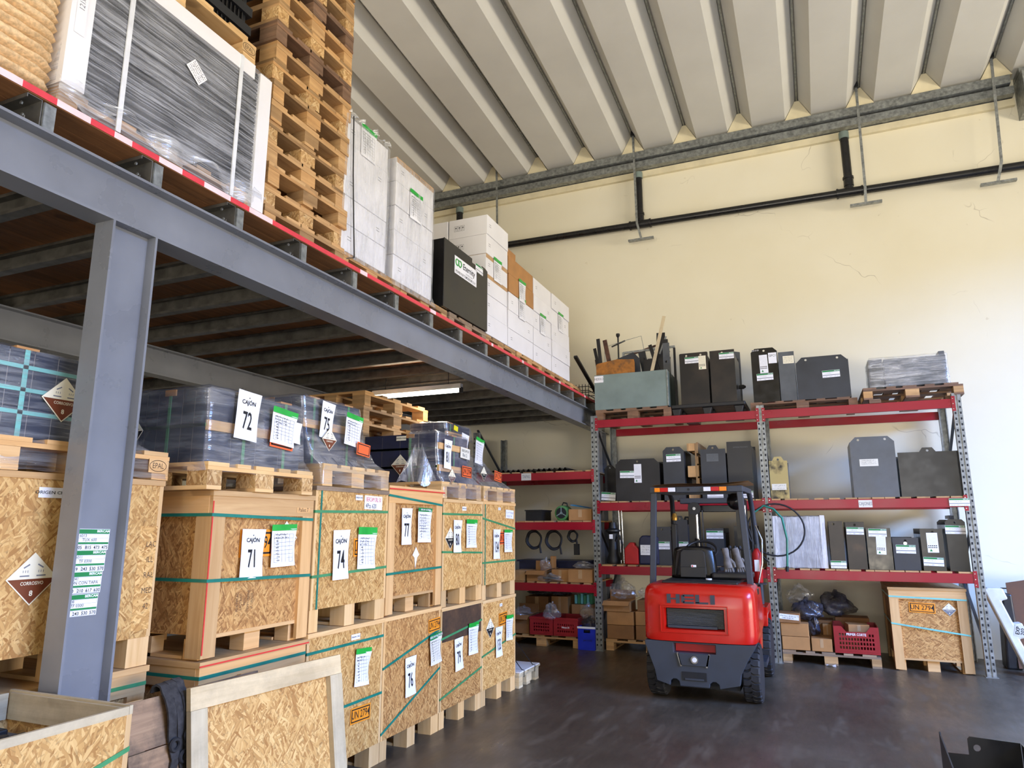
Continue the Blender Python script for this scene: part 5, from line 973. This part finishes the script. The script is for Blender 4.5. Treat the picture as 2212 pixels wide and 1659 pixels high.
sbox('brown carton in the middle of the left bay shelf', -3.42, -3.17, Z8, .16, y=9.44); sbox('taped brown carton at the right end of the left bay shelf', -3.16, -2.815, Z8, .17, y=9.38, mat='cardboard'); bag('flat clear bag lying on the taped carton', (-2.98, 9.55, Z8 + .172), (.15, .12, .05), 4)
bag('clear bag with black parts drooping over the shelf edge', (-3.42, 9.40, Z8 + .002), (.17, .08, .05), 5); box('black_part', -.1, -.03, .035, .1, .04, .06, 'plastic_black', bpy.data.objects['plastic_bag.002'])
sbox('pale carton at the left end of the left bay shelf', -4.0, -3.80, Z8, .14, y=9.40, mat='carton_inner'); sbox('tall carton flap piece standing behind the open carton', -3.50, -3.425, Z8, .33, y=9.62, D=.05)
# left bay floor
t_ = pallet('low pallet on the floor in the left bay', (0, 0, 0), -pi / 2, None, 'pallet_wood', L=.9, W=1.1, name='pallet'); t_.location = (-4.12, 9.42, .001)
def pcrate(label, x0, x1, z0, H, y=9.40, D=.5, mat='crate_red', txt=None, cut=False, name='plastic_crate', rz=0.0):
    W = x1 - x0; t2 = thing(name, label, 'crate', (x0, y, z0), rz); f = .025
    MB().bx(0, 0, .001, W, D, .02).build('crate_floor', mat, t2)
    holes = []; ny = 4 if H > .26 else 3; nx_ = int((W - .1) / .03)
    for r_ in range(ny):
        for i in range(nx_):
            a = .05 + i * (W - .1) / nx_ + .006; z_ = .05 + r_ * (H - .11) / ny
            if txt and r_ == (ny - 1 if cut else ny // 2) and .25 < i / nx_ < .78: continue
            holes.append([(a, z_), (a + (W - .1) / nx_ - .012, z_), (a + (W - .1) / nx_ - .012, z_ + (H - .11) / ny - .018), (a, z_ + (H - .11) / ny - .018)])
    out = [(0, .021), (W, .021), (W, H)] + ([(W * .82, H), (W * .72, H - .06), (W * .28, H - .06), (W * .18, H)] if cut else []) + [(0, H)]
    for nm, yy in (('front_wall', 0), ('back_wall', D - .012)): MB().plate(out, holes, 'y', yy, yy + .012).build(nm, mat, t2)
    for xx in (0, W - .012):
        MB().plate([(.013, .021), (D - .013, .021), (D - .013, H), (.013, H)], [], 'x', xx, xx + .012).build('side_wall', mat, t2)
    MB().bx(-.008, -.006, H - .03, W + .008, -.0005, H - .012).build('rim_rib', mat, t2) if not cut else None
    if txt:
        s_ = sheet(t2, 'Y', (W * .5, -.0012, .05 + (ny - (.6 if cut else 1.5)) * (H - .11) / ny), W * .42, H * .13, mat, 'name_panel', th=.0008); text(s_, txt, 0, 0, H * .09, 'paper', .8, z=.002, bold=.02)
    return t2
pcrate('left red slotted crate on the left bay pallet', -3.73, -3.395, .147, .235, txt=None); pcrate('right red slotted crate lettered Riboyas SA', -3.385, -3.04, .147, .235, txt='Riboyas SA')
t_ = thing('blue_crate', 'bright blue plastic crate lettered parmalat by the rack post', 'crate', (-3.02, 9.33, 0)); Wb, Hb = .235, .295
MB().plate([(0, .02), (Wb, .02), (Wb, Hb), (0, Hb)], [[(.08, .215), (.17, .215), (.17, .255), (.08, .255)]], 'y', 0, .012).build('front_wall', 'crate_blue', t_); MB().bx(0, .3, .02, Wb, .312, Hb).bx(0, .0125, .02, .012, .2995, Hb).bx(Wb - .012, .0125, .02, Wb, .2995, Hb).bx(0, 0, .001, Wb, .312, .0195).build('crate_walls', 'crate_blue', t_); box('rim', -.006, -.006, Hb - .025, Wb + .006, -.0005, Hb, 'crate_blue', t_)
text(t_, 'parmalat', 0, 0, .03).matrix_basis = Matrix.Translation((.135, -.002, .125)) @ FACE['Y'].to_4x4() @ Matrix.Diagonal((.034, .034, 1, 1)); t_.children[-1].data = t_.children[-1].data.copy(); t_.children[-1].data.materials[0] = MAT['paper']
bag('black bag of parts heaped in the blue crate', (-2.9, 9.49, .20), (.1, .1, .10), 6, 'film_dark'); bag('clear bag hanging over the red crates', (-3.42, 9.44, .33), (.11, .1, .11), 7); bag('long clear bag above the blue crate', (-2.96, 9.62, .34), (.11, .1, .11), 8)
for k, (x0, x1, z0, H, y_, mt, lb) in enumerate(((-4.05, -3.76, .147, .24, 9.44, 'cardboard_dark', 'open carton left of the red crates'), (-4.0, -3.65, .147, .45, 9.92, 'cardboard_dark', 'tall carton behind the open carton in the left bay'), (-3.60, -3.35, .147, .46, 9.92, 'cardboard', 'carton with a dark bag on it behind the red crates'), (-3.30, -2.98, .147, .36, 9.93, 'cardboard', 'carton of green packets behind the red crates'))): sbox(lb, x0, x1, z0, H, y=y_, mat=mt, flaps=k == 0)
bag('crumpled bag on the open carton left of the red crates', (-3.9, 9.6, .36), (.12, .12, .06), 9); bag('dark crumpled bag under the left bay shelf', (-3.78, 10.08, .60), (.2, .12, .07), 10, 'film_dark'); bag('black shiny bag behind the clear bag in the left bay', (-3.47, 10.05, .61), (.12, .12, .06), 11, 'film_dark')
t_ = thing('packet_bundle', 'green printed packets standing in the carton', 'packets', (-3.27, 9.99, .51))
for k in range(6): box('packet', .045 * k, .0, 0.001, .045 * k + .035, .2, .12 + .01 * (k % 3), 'strap_green' if k % 2 else 'strap_pale', t_)
# main left bay floor
t_ = pallet('pallet under the brown cartons left of the forklift', (0, 0, 0), -pi / 2, None, 'pallet_wood', L=.9, W=1.2, name='pallet'); t_.location = (-2.67, 9.45, .001)
for k, (x0, x1, z0, H, lb) in enumerate(((-2.655, -2.30, .147, .17, 'lower brown carton left of the forklift'), (-2.655, -2.295, .32, .17, 'second brown carton left of the forklift'), (-2.27, -1.9, .147, .18, 'lower brown carton right behind the forklift side'), (-2.27, -1.9, .33, .17, 'upper brown carton right behind the forklift side'))): sbox(lb, x0, x1, z0, H, y=9.46, mat='cardboard' if k % 2 else 'cardboard_dark', tape=False)
sbox('open carton on top of the brown cartons left of the forklift', -2.69, -2.34, .493, .13, y=9.44, flaps=True); sbox('upper open carton with dark edge left of the forklift', -2.25, -1.95, .503, .14, y=9.5, mat='cardboard_dark', tape=False); bag('clear bag heaped on the cartons left of the forklift', (-2.47, 9.62, .63), (.17, .13, .12), 13); bag('second clear bag beside the forklift', (-2.1, 9.65, .645), (.15, .12, .08), 12)
# main right bay floor
t_ = pallet('low worn pallet with boards on the floor right of the forklift', (0, 0, 0), -pi / 2, None, 'pallet_grey', 'pallet_wood', L=.85, W=1.05, name='pallet'); t_.location = (-.49, 9.42, .001)
sbox('lower brown carton at the left of the worn pallet', -.49, -.18, .147, .15, y=9.45, tape=False); sbox('second brown carton at the left of the worn pallet', -.495, -.185, .30, .15, y=9.45, tape=False)
c_ = sbox('small carton with a white printed label on the left pile', -.505, -.27, .453, .115, y=9.43, D=.28, mat='cardboard_dark', tape=False); s_ = sheet(c_, 'Y', (.115, -.0012, .07), .22, .06, 'paper', 'printed_label', R(-4)); scribble(s_, [(-.1, .1, .01, .02), (-.08, .05, -.015, .015)], 'ink', seed=41, th=.004)
sbox('small taped carton in front on the worn pallet', -.165, .06, .147, .145, y=9.44); sbox('carton standing behind the small taped carton', -.03, .07, .147, .27, y=9.80, D=.2)
pcrate('red slotted crate lettered PRIMER CORTE', .085, .56, .147, .30, y=9.43, D=.5, txt='PRIMER CORTE', cut=True)
sbox('brown carton tilted in the red lettered crate', .25, .48, .355, .1, y=9.55, D=.25, mat='cardboard', rz=R(8)); sbox('second carton inside the red lettered crate', .14, .36, .172, .16, y=9.52, D=.3, mat='cardboard_dark', tape=False)
bag('black bag slumped over the cartons right of the forklift', (-.2, 9.70, .46), (.18, .14, .13), 14, 'film_dark'); bag('grey clear bag rising from the black bag', (-.27, 9.80, .64), (.14, .1, .11), 15); bag('dark translucent bag behind the red lettered crate', (.14, 9.95, .50), (.19, .13, .15), 16, 'film_dark'); bag('black bag squeezed between cartons on the worn pallet', (-.12, 9.66, .30), (.06, .1, .12), 17, 'film_dark'); sbox('brown carton supporting the bags at the back of the worn pallet', -.45, .1, .147, .30, y=9.90, D=.3, mat='cardboard_dark', tape=False); sbox('carton behind the red lettered crate', .12, .5, .147, .34, y=9.96, D=.28, mat='cardboard_dark', tape=False)
t_ = thing('paper_scrap', 'white crumpled paper scrap under the worn pallet', 'paper', (-.02, 9.36, .002)); MB().grid(lambda u, v: (u * .1, v * .04, .006 + .012 * sin(u * 5 + v * 3)), 6, 3).build('scrap', 'paper', t_, fix=False)
# framed crate under the right bay
c = crate('framed OSB crate with UN 2794 plate under the right rack bay', (.70, 9.43, 0), .765, .95, .905, 'B', rz=-pi / 2, straps=((.795, .775), (.50, .40)), smat='strap_pale', pan='osb_dark', frame='pine_orange', name='osb_crate')
un_sign(c, 'X', (-.018, .325, .685), .26, .11, R(-2)); d_ = diamond(c, 'X', (-.018, .59, .675), .10, R(-1), 'ink_grey')
# barrier and board at the right
t_ = thing('plastic_barrier', 'white foam bumper post marked EXP 202 leaning by the rack', 'bumper', (1.66, 9.55, 0))
out = [(.0, .90), (.04, .915), (.18, .915), (.22, .80), (.155, .78), (.24, .54), (.32, .555), (.355, .40), (.275, .385), (.37, .15), (.46, .15), (.52, .01), (.21 + .11, .001)]
MB().prism(out, 'y', 0, .16).build('bumper_body', 'white_plastic', t_, bevel=.015)
s_ = sheet(t_, 'Y', (.287, -.0012, .47), .10, .12, 'white_plastic', 'stencil_panel', R(-12), th=.0008); text(s_, 'EXP', -.018, 0, .035, 'ink', 1.0, z=.002, rot=pi / 2, bold=.02); text(s_, '202', .028, 0, .035, 'ink', 1.0, z=.002, rot=pi / 2, bold=.02)
t_ = thing('brown_hardboard', 'dark brown hardboard sheet leaning at the right wall edge', 'board', (1.97, 9.93, 0), rot=(R(-6), 0, 0)); MB().prism([(0, .02), (.9, .02), (.9, .99), (.3, 1.01), (.16, .98), (0, .95)], 'y', 0, .012).build('board', 'brown_board', t_); MB().bx(.02, .0125, .5, .88, .03, .55).build('back_batten', 'brown_board', t_)
t_ = thing('black_case', 'black shape standing behind the white bumper', 'case', (1.86, 9.95, 0)); MB().prism([(0, .001), (.16, .001), (.14, .82), (.04, .84)], 'y', 0, .25).build('case_body', 'plastic_black', t_, bevel=.02); MB().tube([(.04, .1, .83), (.06, .1, .88), (.12, .1, .88), (.13, .1, .82)], .01, 6).build('case_handle', 'plastic_black', t_)

# ------------------------------------------------------------------ forklift (rear towards the viewer)
fk = thing('forklift', 'red and grey forklift lettered HELI parked with its rear to the viewer', 'forklift', (-1.085, 6.95, 0))
# red counterweight shell with a real grille opening
hw_ = .515
xs = [-hw_] * 2 + [-hw_ + .10 * (1 - cos(a)) for a in (pi / 8, pi / 4, 3 * pi / 8)] + [-.40, -.34, -.31, 0, .24, .27, .40] + [hw_ - .10 * (1 - sin(a)) if 0 else hw_ - .10 * (1 - cos(pi / 2 - a)) for a in (pi / 8, pi / 4, 3 * pi / 8)] + [hw_] * 2
ys = [.62, .12] + [.12 - .10 * sin(a) for a in (pi / 8, pi / 4, 3 * pi / 8)] + [.012, .006, .004, 0, .004, .006, .012] + [.12 - .10 * cos(a) if 0 else .12 - .10 * sin(pi / 2 - a) for a in (pi / 8, pi / 4, 3 * pi / 8)] + [.12, .62]
zs_ = [(.545, .97, .0), (.56, 1.0, 0), (.62, 1.0, 0), (.648, 1.0, 0), (.842, 1.0, 0.0), (.868, 1.0, .0), (.94, .995, .006), (.99, .985, .018), (1.02, .965, .04), (1.04, .93, .075), (1.05, .87, .13)]
b = MB(); n = len(xs)
bul = lambda x: .012 * (1 - (x / hw_) ** 2)
vs = [(x * sc, y + iy * (1 if y < .5 else 0), z + (.012 * (1 - (x / hw_) ** 2) if k > 5 else 0)) for k, (z, sc, iy) in enumerate(zs_) for x, y in zip(xs, ys)]
fs = []
for j in range(len(zs_) - 1):
    for i in range(n - 1):
        x_m = (xs[i] + xs[i + 1]) / 2
        if 3 <= j < 4 and -.31 < x_m < .24 and ys[i] < .02: continue
        if j in (2, 4) and False: continue
        fs.append((j * n + i, j * n + i + 1, (j + 1) * n + i + 1, (j + 1) * n + i))
fs.append(tuple((len(zs_) - 1) * n + i for i in range(n)))
b.add(vs, fs); b.build('counterweight_shell', 'fork_red', fk, smooth=50)
def frame(x0, x1, z0, z1, y0, d, tx, mat, name): # recessed sleeve
    m = MB(); o = [(x0, z0), (x1, z0), (x1, z1), (x0, z1)]; q = [(x0 + tx, z0 + tx), (x1 - tx, z0 + tx), (x1 - tx, z1 - tx), (x0 + tx, z1 - tx)]
    m.add([(u, y0, v) for u, v in o] + [(u, y0 + d, v) for u, v in q], [(i, (i + 1) % 4, 4 + (i + 1) % 4, 4 + i) for i in range(4)]); return m.build(name, mat, fk, smooth=30, fix=False)
frame(-.312, .242, .646, .844, .003, .075, .012, 'fork_red', 'grille_sleeve')
pr = MB()
for q in ((-.345, .618, .275, .627), (-.345, .862, .275, .871), (-.345, .627, -.336, .862), (.266, .627, .275, .862)): pr.bx(q[0], -.006, q[1], q[2], .006, q[3])
pr.build('grille_surround', 'fork_red', fk, bevel=.004)
box('radiator_back', -.31, .12, .645, .25, .13, .845, 'slot_dark', fk)
sm = MB().bx(-.29, .058, 0, .228, .075, .0055).mesh('grille_slat', 'steel_grey')
for k in range(15): inst(sm, 'grille_slat', fk, (0, 0, .665 + .0112 * k))
box('radiator_bracket', -.28, .035, .66, .17, .05, .682, 'fork_grey', fk)
# HELI letters
LZ, LH = .885, .082
def let(rects, x0, nm='letter'):
    m = MB()
    for (a, b1, c_, d1) in rects: m.bx(x0 + a, -.004, LZ + b1 * LH, x0 + c_, .02, LZ + d1 * LH)
    m.build(nm, 'fork_grey', fk, rot=(0, 0, 0))
let(((0, 0, .035, 1), (.085, 0, .12, 1), (.035, .42, .085, .58)), -.275); let(((0, .1, .03, .9), (.015, 0, .115, .22), (.015, .78, .115, 1), (.03, .42, .115, .58)), -.14); let(((0, .1, .035, 1), (.0, 0, .115, .2)), -.01); let(((0, 0, .04, 1),), .125)
# grey lower counterweight
arc = lambda cx, cz, r, n=7: [(cx + r * cos(pi * i / n), cz + r * sin(pi * i / n)) for i in range(n + 1)]
out = [(-.505, .54), (-.50, .50), (-.465, .40), (-.42, .28), (-.405, .19), (-.28, .155)] + [(-.24 + q[0] * -1 * 0 + (-.0) + (q[0]), q[1]) for q in [(-.04, .155), (-.035, .19), (-.01, .21), (.02, .21), (.045, .19), (.05, .15)]] + [(.06, .15)] + [(.075, .15), (.08, .185), (.105, .205), (.135, .205), (.16, .185), (.165, .15)] + [(.345, .19), (.36, .28), (.42, .40), (.485, .50), (.50, .54)]
MB().plate(out, [[(-.235, .445), (.145, .445), (.145, .525), (-.235, .525)]], 'y', .012, .33).build('lower_counterweight', 'fork_grey', fk, bevel=.006)
box('slot_interior', -.23, .1, .447, .14, .11, .523, 'can_red', fk)
MB().prism([(-.20, .44), (.095, .44), (.075, .335), (-.175, .335)], 'y', .0, .0115).build('tow_plate', 'fork_grey', fk, bevel=.003)
MB().lathe([(.034, -.012), (.036, -.002)], (-.045, .0, .39), 'y', 18).build('tow_pin', 'chrome', fk); MB().lathe([(.02, -.018), (.022, -.0125)], (-.045, .0, .39), 'y', 14).build('pin_centre', 'lamp_white', fk)
for x_ in (-.20, .09): MB().bar((x_, .004, .445), (x_ + (.03 if x_ < 0 else -.03), .004, .325), .008, .016).build('tow_plate_edge', 'chrome', fk)
box('recess', -.165, .006, .205, .055, .0115, .28, 'slot_dark', fk); box('recess_step', -.14, .001, .21, .03, .0055, .225, 'fork_grey', fk)
# wheels
def wheel(x0, x1, y, r, nm):
    w_ = thing('x', 'x', 'x'); bpy.data.objects.remove(w_); xm = (x0 + x1) / 2; hw2 = (x1 - x0) / 2
    o = MB().lathe([(r * .55, -hw2), (r * .9, -hw2), (r * .945, -hw2 * .8), (r * .95, 0), (r * .945, hw2 * .8), (r * .9, hw2), (r * .55, hw2)], (0, 0, 0), 'x', 36).build(nm, 'rubber', fk, (xm, y, r), smooth=40)
    N = 24; lug = MB()
    for s_ in (-1, 1):
        pts = []
        for k in range(7):
            u = k / 6; xx = s_ * hw2 * (.98 * u); a = .32 * (u ** 1.3) * s_ * 0 + (.11 if s_ > 0 else -.11) * u * s_ + .03 * sin(u * 5)
            pts.append((xx, a, .94 if u < .85 else .89))
        vs = []; fs = []
        for (xx, a, rr) in pts:
            for da, dr in ((-.1, 0), (.1, 0), (.088, .06), (-.088, .06)):
                aa = a + da + (0 if s_ > 0 else pi / N); vs.append((xx, r * (rr + dr) * cos(aa), r * (rr + dr) * sin(aa)))
        for k in range(6): fs += [(4 * k + i, 4 * k + (i + 1) % 4, 4 * k + 4 + (i + 1) % 4, 4 * k + 4 + i) for i in range(4)]
        fs += [(3, 2, 1, 0), (24, 25, 26, 27)]
        base = MB().add(vs, fs).mesh('tread_lug', 'rubber')
        for i in range(N): inst(base, 'tread_lug', o, (0, 0, 0), (2 * pi * i / N, 0, 0))
    MB().lathe([(r * .2, -hw2 * .6), (r * .54, -hw2 * .7), (r * .54, hw2 * .7), (r * .2, hw2 * .6)], (0, 0, 0), 'x', 20).build('rim', 'fork_grey', o)
for s_ in (-1, 1):
    a, c_ = (s_ * .355, s_ * .515); wheel(min(a, c_), max(a, c_), .335, .262, 'rear_tyre'); a, c_ = (s_ * .36, s_ * .54); wheel(min(a, c_), max(a, c_), 1.62, .30, 'front_tyre')
# chassis, hood, cabin floor
MB().bx(-.33, .14, .12, .33, .6, .53).build('steer_axle', 'slot_dark', fk)
MB().prism([(.63, .30), (1.25, .20), (1.32, .24), (1.32, .62), (1.2, .66), (1.05, .95), (.63, 1.0)], 'x', -.40, .40).build('chassis', 'fork_grey', fk, bevel=.01)
for s_ in (-1, 1):
    MB().prism([(.635, .42), (.80, .40), (.9, .56), (1.28, .60), (1.28, .74), (1.15, .80), (1.0, .98), (.635, 1.0)], 'x', s_ * .402, s_ * .50).build('side_panel', 'fork_red' if s_ > 0 else 'fork_grey', fk, bevel=.01)
    MB().prism([(.85, .22), (1.25, .22), (1.25, .27), (.85, .27)], 'x', s_ * .402, s_ * .52).build('step', 'fork_grey', fk)
    MB().prism([(1.29, .55), (1.40, .66), (1.85, .66), (1.92, .5), (1.92, .56), (1.88, .74), (1.36, .74), (1.29, .66)], 'x', s_ * .36, s_ * .53).build('mudguard', 'fork_red', fk, bevel=.008)
MB().bx(-.36, .2, 1.04, .36, .95, 1.075).build('engine_hood', 'plastic_black', fk, bevel=.015)
MB().bx(.08, .52, 1.076, .46, .9, 1.14).build('hood_console', 'plastic_black', fk, bevel=.02)
MB().bx(-.36, 1.33, .30, .36, 1.38, 1.15).build('dashboard', 'fork_grey', fk)
# seat
st = MB().grid(lambda u, v: (-.10 + (u - .5) * (.46 - .06 * v * v) , .60 - .06 * (1 - (2 * u - 1) ** 2) + .05 * v, 1.08 + .315 * v - .03 * (2 * u - 1) ** 4 * v), 12, 8).build('seat_back', 'gloss_black', fk, smooth=60, fix=False)
sd = st.modifiers.new('solid', 'SOLIDIFY'); sd.thickness = .09; sd.offset = -1
MB().prism([(-.235, 1.115), (.035, 1.115), (.02, 1.335), (-.01, 1.36), (-.19, 1.36), (-.22, 1.335)], 'y', .525, .545).build('seat_back_panel', 'plastic_black', fk, bevel=.006); box('seat_pocket', -.225, .512, 1.09, .025, .524, 1.19, 'plastic_black', fk, bevel=.004)
s_ = sheet(fk, 'Y', (-.09, .511, 1.20), .05, .022, 'paper', 'warning_sticker'); box('sticker_mark', -.02, -.008, .0013, -.006, .006, .0018, 'ink_red', s_)
MB().bx(-.31, .64, 1.076, .11, 1.05, 1.17).build('seat_cushion', 'gloss_black', fk, bevel=.03)
# overhead guard
for s_, xb, xt in ((-1, -.49, -.44), (1, .455, .41)):
    MB().bar((xb, .42, 1.0), (xt, .40, 1.95), .058, .05, (0, 1, 0)).build('rear_guard_post', 'fork_grey', fk, bevel=.006)
    MB().tube([(s_ * .46, 1.62, .75), (s_ * .46, 1.52, 1.3), (s_ * .44, 1.42, 1.75), (s_ * .43, 1.34, 1.9), (s_ * .43, 1.22, 1.955)], .027, 8).build('front_guard_post', 'plastic_black' if s_ < 0 else 'fork_grey', fk, smooth=50)
    MB().bar((xt, .40, 1.965), (s_ * .43, 1.25, 1.965), .05, .055).build('roof_rail', 'fork_grey', fk, bevel=.006)
MB().bx(-.475, .365, 1.928, .445, .425, 1.988).build('rear_roof_bar', 'fork_grey', fk, bevel=.008)
for k in range(8): MB().bar((-.42, .50 + .1 * k, 1.965), (.40, .50 + .1 * k, 1.965), .016, .05).build('roof_slat', 'fork_grey', fk)
MB().bx(-.425, .3655, 1.936, -.202, .364 - .018, 1.982).build('tail_lamp_body', 'plastic_black', fk); MB().bx(.065, .3655, 1.936, .30, .364 - .018, 1.982).build('tail_lamp_body', 'plastic_black', fk)
for x0, x1, m_ in ((-.42, -.365, 'lamp_orange'), (-.362, -.285, 'lamp_red'), (-.282, -.21, 'lamp_white'), (.07, .14, 'lamp_white'), (.143, .22, 'lamp_red'), (.223, .292, 'lamp_orange')): box('tail_lamp_lens', x0, .334, 1.938, x1, .3455, 1.98, m_, fk, bevel=.003)
MB().lathe([(.012, -.004), (.012, 0)], (-.08, .364, 1.96), 'y', 10).build('bolt_hole', 'slot_dark', fk)
# mast
for s_, x0 in ((-1, -.33), (1, .22)):
    MB().prism([(x0, 1.84), (x0 + .12, 1.84), (x0 + .12, 1.86), (x0 + .03, 1.86), (x0 + .03, 1.94), (x0 + .12, 1.94), (x0 + .12, 1.96), (x0, 1.96)], 'z', .08, 1.90).build('mast_channel', 'steel_black', fk)
    MB().tube([(x0 + .1, 1.80, .3), (x0 + .1, 1.80, 1.45)], .035, 14).build('lift_cylinder', 'gloss_black', fk, smooth=50); MB().tube([(x0 + .1, 1.80, 1.45), (x0 + .1, 1.80, 1.83)], .02, 12).build('piston_rod', 'chrome', fk, smooth=50)
    MB().bar((x0 + .17, 1.80, .3), (x0 + .17, 1.80, 1.78), .02, .012).build('chain', 'steel_slate', fk)
MB().bx(-.42, 1.80, 1.86, .26, 1.92, 1.925).build('mast_top_beam', 'fork_grey', fk, bevel=.008); MB().bx(-.31, 1.86, 1.76, .30, 1.90, 1.84).build('mast_cross_beam', 'gloss_black', fk, bevel=.006); MB().bx(-.31, 1.86, .7, .32, 1.9, .8).build('mast_cross_beam', 'steel_black', fk)
MB().lathe([(.075, -.02), (.075, 0), (.06, .005), (.06, .025)], (-.245, 1.76, 1.80), 'y', 24).build('chain_pulley', 'plastic_black', fk, smooth=40); MB().lathe([(.018, -.03), (.018, -.021)], (-.245, 1.76, 1.80), 'y', 12).build('pulley_axle', 'chrome', fk)
for x_ in (-.26, .24): MB().bx(x_ - .06, 2.02, .06, x_ + .06, 2.06, .75).bx(x_ - .06, 2.02, .03, x_ + .06, 2.40, .06).build('fork_tine', 'steel_black', fk)
MB().bx(-.45, 1.97, .35, .45, 2.015, .43).bx(-.45, 1.97, .68, .45, 2.015, .76).build('fork_carriage', 'steel_black', fk)
# steering wheel, levers, mirror, warning lamp
MB().tube([(-.10 + .17 * cos(a * pi / 12), 1.12 + .12 * sin(a * pi / 12), 1.33 + .10 * sin(a * pi / 12)) for a in range(24)], .014, 8, True).build('steering_wheel', 'plastic_black', fk, smooth=60); MB().bar((-.10, 1.12, 1.33), (-.10, 1.32, 1.12), .05).build('steering_column', 'plastic_black', fk)
for k in range(3): MB().tube([(.22 + .05 * k, 1.05, 1.05), (.22 + .05 * k, 1.0, 1.36)], .008, 6).build('lever', 'plastic_black', fk); MB().lathe([(.015, 0), (.02, .02), (.012, .04)], (.22 + .05 * k, 1.0, 1.35), 'z', 8).build('lever_knob', 'plastic_black', fk)
MB().lathe([(.002, -.05), (.05, -.042), (.085, -.02), (.095, 0), (.09, .01)], (.30, 1.1, 1.86), 'y', 20).build('round_mirror', 'gloss_black', fk, smooth=60); MB().bar((.30, 1.1, 1.9), (.34, 1.15, 1.96), .02).build('mirror_arm', 'plastic_black', fk)
MB().lathe([(.03, 0), (.035, .03), (.02, .08)], (-.41, 1.35, 1.66), 'z', 10).build('amber_lamp', 'brass', fk); MB().bx(-.46, 1.38, 1.25, -.40, 1.5, 1.62).build('side_mirror', 'plastic_black', fk, bevel=.01)
MB().lathe([(.03, 0), (.03, .012)], (.06, .45, 1.075), 'z', 12).build('hood_knob', 'lamp_white', fk)
for k in range(2): MB().tube([(.30 + .03 * k, 1.75, .6), (.33 + .03 * k, 1.72, 1.2), (.30 + .03 * k, 1.78, 1.7)], .012, 8).build('hydraulic_hose', 'rubber', fk, smooth=60)
MB().tube([(.47, 1.3, 1.6), (.53, 1.25, 1.45), (.52, 1.2, 1.2), (.47, 1.2, 1.0)], .009, 8).build('side_cable', 'chrome', fk, smooth=60); MB().bx(.40, .45, .90, .512, .62, 1.0).build('side_light_housing', 'steel_brownish', fk, bevel=.01)
t_ = thing('fire_extinguisher', 'small red fire extinguisher beside the right forklift post', 'extinguisher', (-.62, 8.22, 1.0)); MB().lathe([(.045, 0.001), (.05, .01), (.05, .30), (.03, .34), (.015, .36)], (0, 0, 0), 'z', 16).build('cylinder', 'can_red', t_, smooth=40); MB().bx(-.012, -.03, .36, .012, .03, .40).build('valve_head', 'plastic_black', t_); sheet(t_, 'Y', (0, -.051, .18), .05, .12, 'paper', 'label')
t_ = thing('hood_bracket', 'grey bracket ledge holding the extinguisher on the forklift', 'bracket', (-.66, 8.15, .985)); box('ledge', 0, 0, 0, .12, .14, .012, 'fork_grey', t_); box('ledge_arm', -.02, .02, -.24, -.002, .12, .012, 'fork_grey', t_)
t_ = thing('roof_board', 'thin beige board lying on the forklift roof', 'board', (-1.085, 6.95, 1.994)); MB().grid(lambda u, v: (-.46 + .96 * u, .40 + .7 * v, .004 + .02 * u + .008 * sin(u * 7)), 14, 4).grid(lambda u, v: (-.46 + .96 * u, .40 + .7 * v, .016 + .02 * u + .008 * sin(u * 7)), 14, 4).build('board', 'carton_inner', t_, fix=False)
# work gloves hanging from the guard
def glove(label, loc, tilt, s_=1.0):
    t2 = thing('work_glove', label, 'glove', loc, 0, 'gloves hung on the forklift', rot=(0, tilt, 0)); b = MB()
    b.tube([(0, 0, .0), (.0, 0, -.03), (.0, 0, -.09), (.0, 0, -.15), (0, 0, -.20)], [.030, .036, .030, .044, .046], 12).build('palm_and_cuff', 'glove_grey', t2, smooth=70)
    for k, (dx, ln) in enumerate(((-.036, .07), (-.012, .085), (.012, .08), (.036, .062))): MB().tube([(dx * .7, 0, -.18), (dx, -.004, -.20 - ln * .5), (dx * 1.1, -.012, -.20 - ln)], [.017, .015, .011], 8).build('finger', 'glove_grey', t2, smooth=70)
    MB().tube([(.03, 0, -.12), (.06, -.008, -.16), (.066, -.012, -.20)], [.018, .016, .011], 8).build('thumb', 'glove_grey', t2, smooth=70)
glove('left grey work glove hanging by the forklift seat', (-.885, 7.66, 1.375), R(-8)); glove('right grey work glove hanging by the forklift seat', (-.79, 7.69, 1.375), R(-14))
t_ = thing('glove_rail', 'thin black rail the gloves hang from', 'rail', (-.93, 7.70, 1.36)); MB().tube([(0, 0, 0), (.3, 0, 0)], .008, 8).build('rail', 'plastic_black', t_); MB().tube([(.29, 0, 0), (.29, 0, -.27)], .008, 8).build('rail_post', 'plastic_black', t_)
# ------------------------------------------------------------------ black folded tray at the bottom right
t_ = thing('folded_steel_tray', 'black folded steel cover on the floor at the bottom right', 'tray', (.535, 4.10, 0), 0)
H = .56
MB().plate([(-.038, .01), (.30, .01), (.30, H - .008), (.10, H), (.087, H), (.077, H - .012), (.077, H - .085), (-.038, H - .085)], [circ(.115, H - .05, .016)], 'y', .30, .306).build('back_plate', 'gloss_black', t_)
MB().prism([(-.5, .01), (.299, .01), (.299, H + .01), (.285, H + .014), (.27, H + .004), (-.5, H - .15)], 'x', -.045, -.039).build('side_flange', 'steel_slate', t_)
MB().prism([(.299, .01), (.299, H - .01), (-.5, H - .03), (-.5, .01)], 'x', .302, .308).build('right_wall', 'gloss_black', t_); MB().bx(-.038, -.5, .003, .301, .298, .009).build('tray_floor', 'gloss_black', t_)
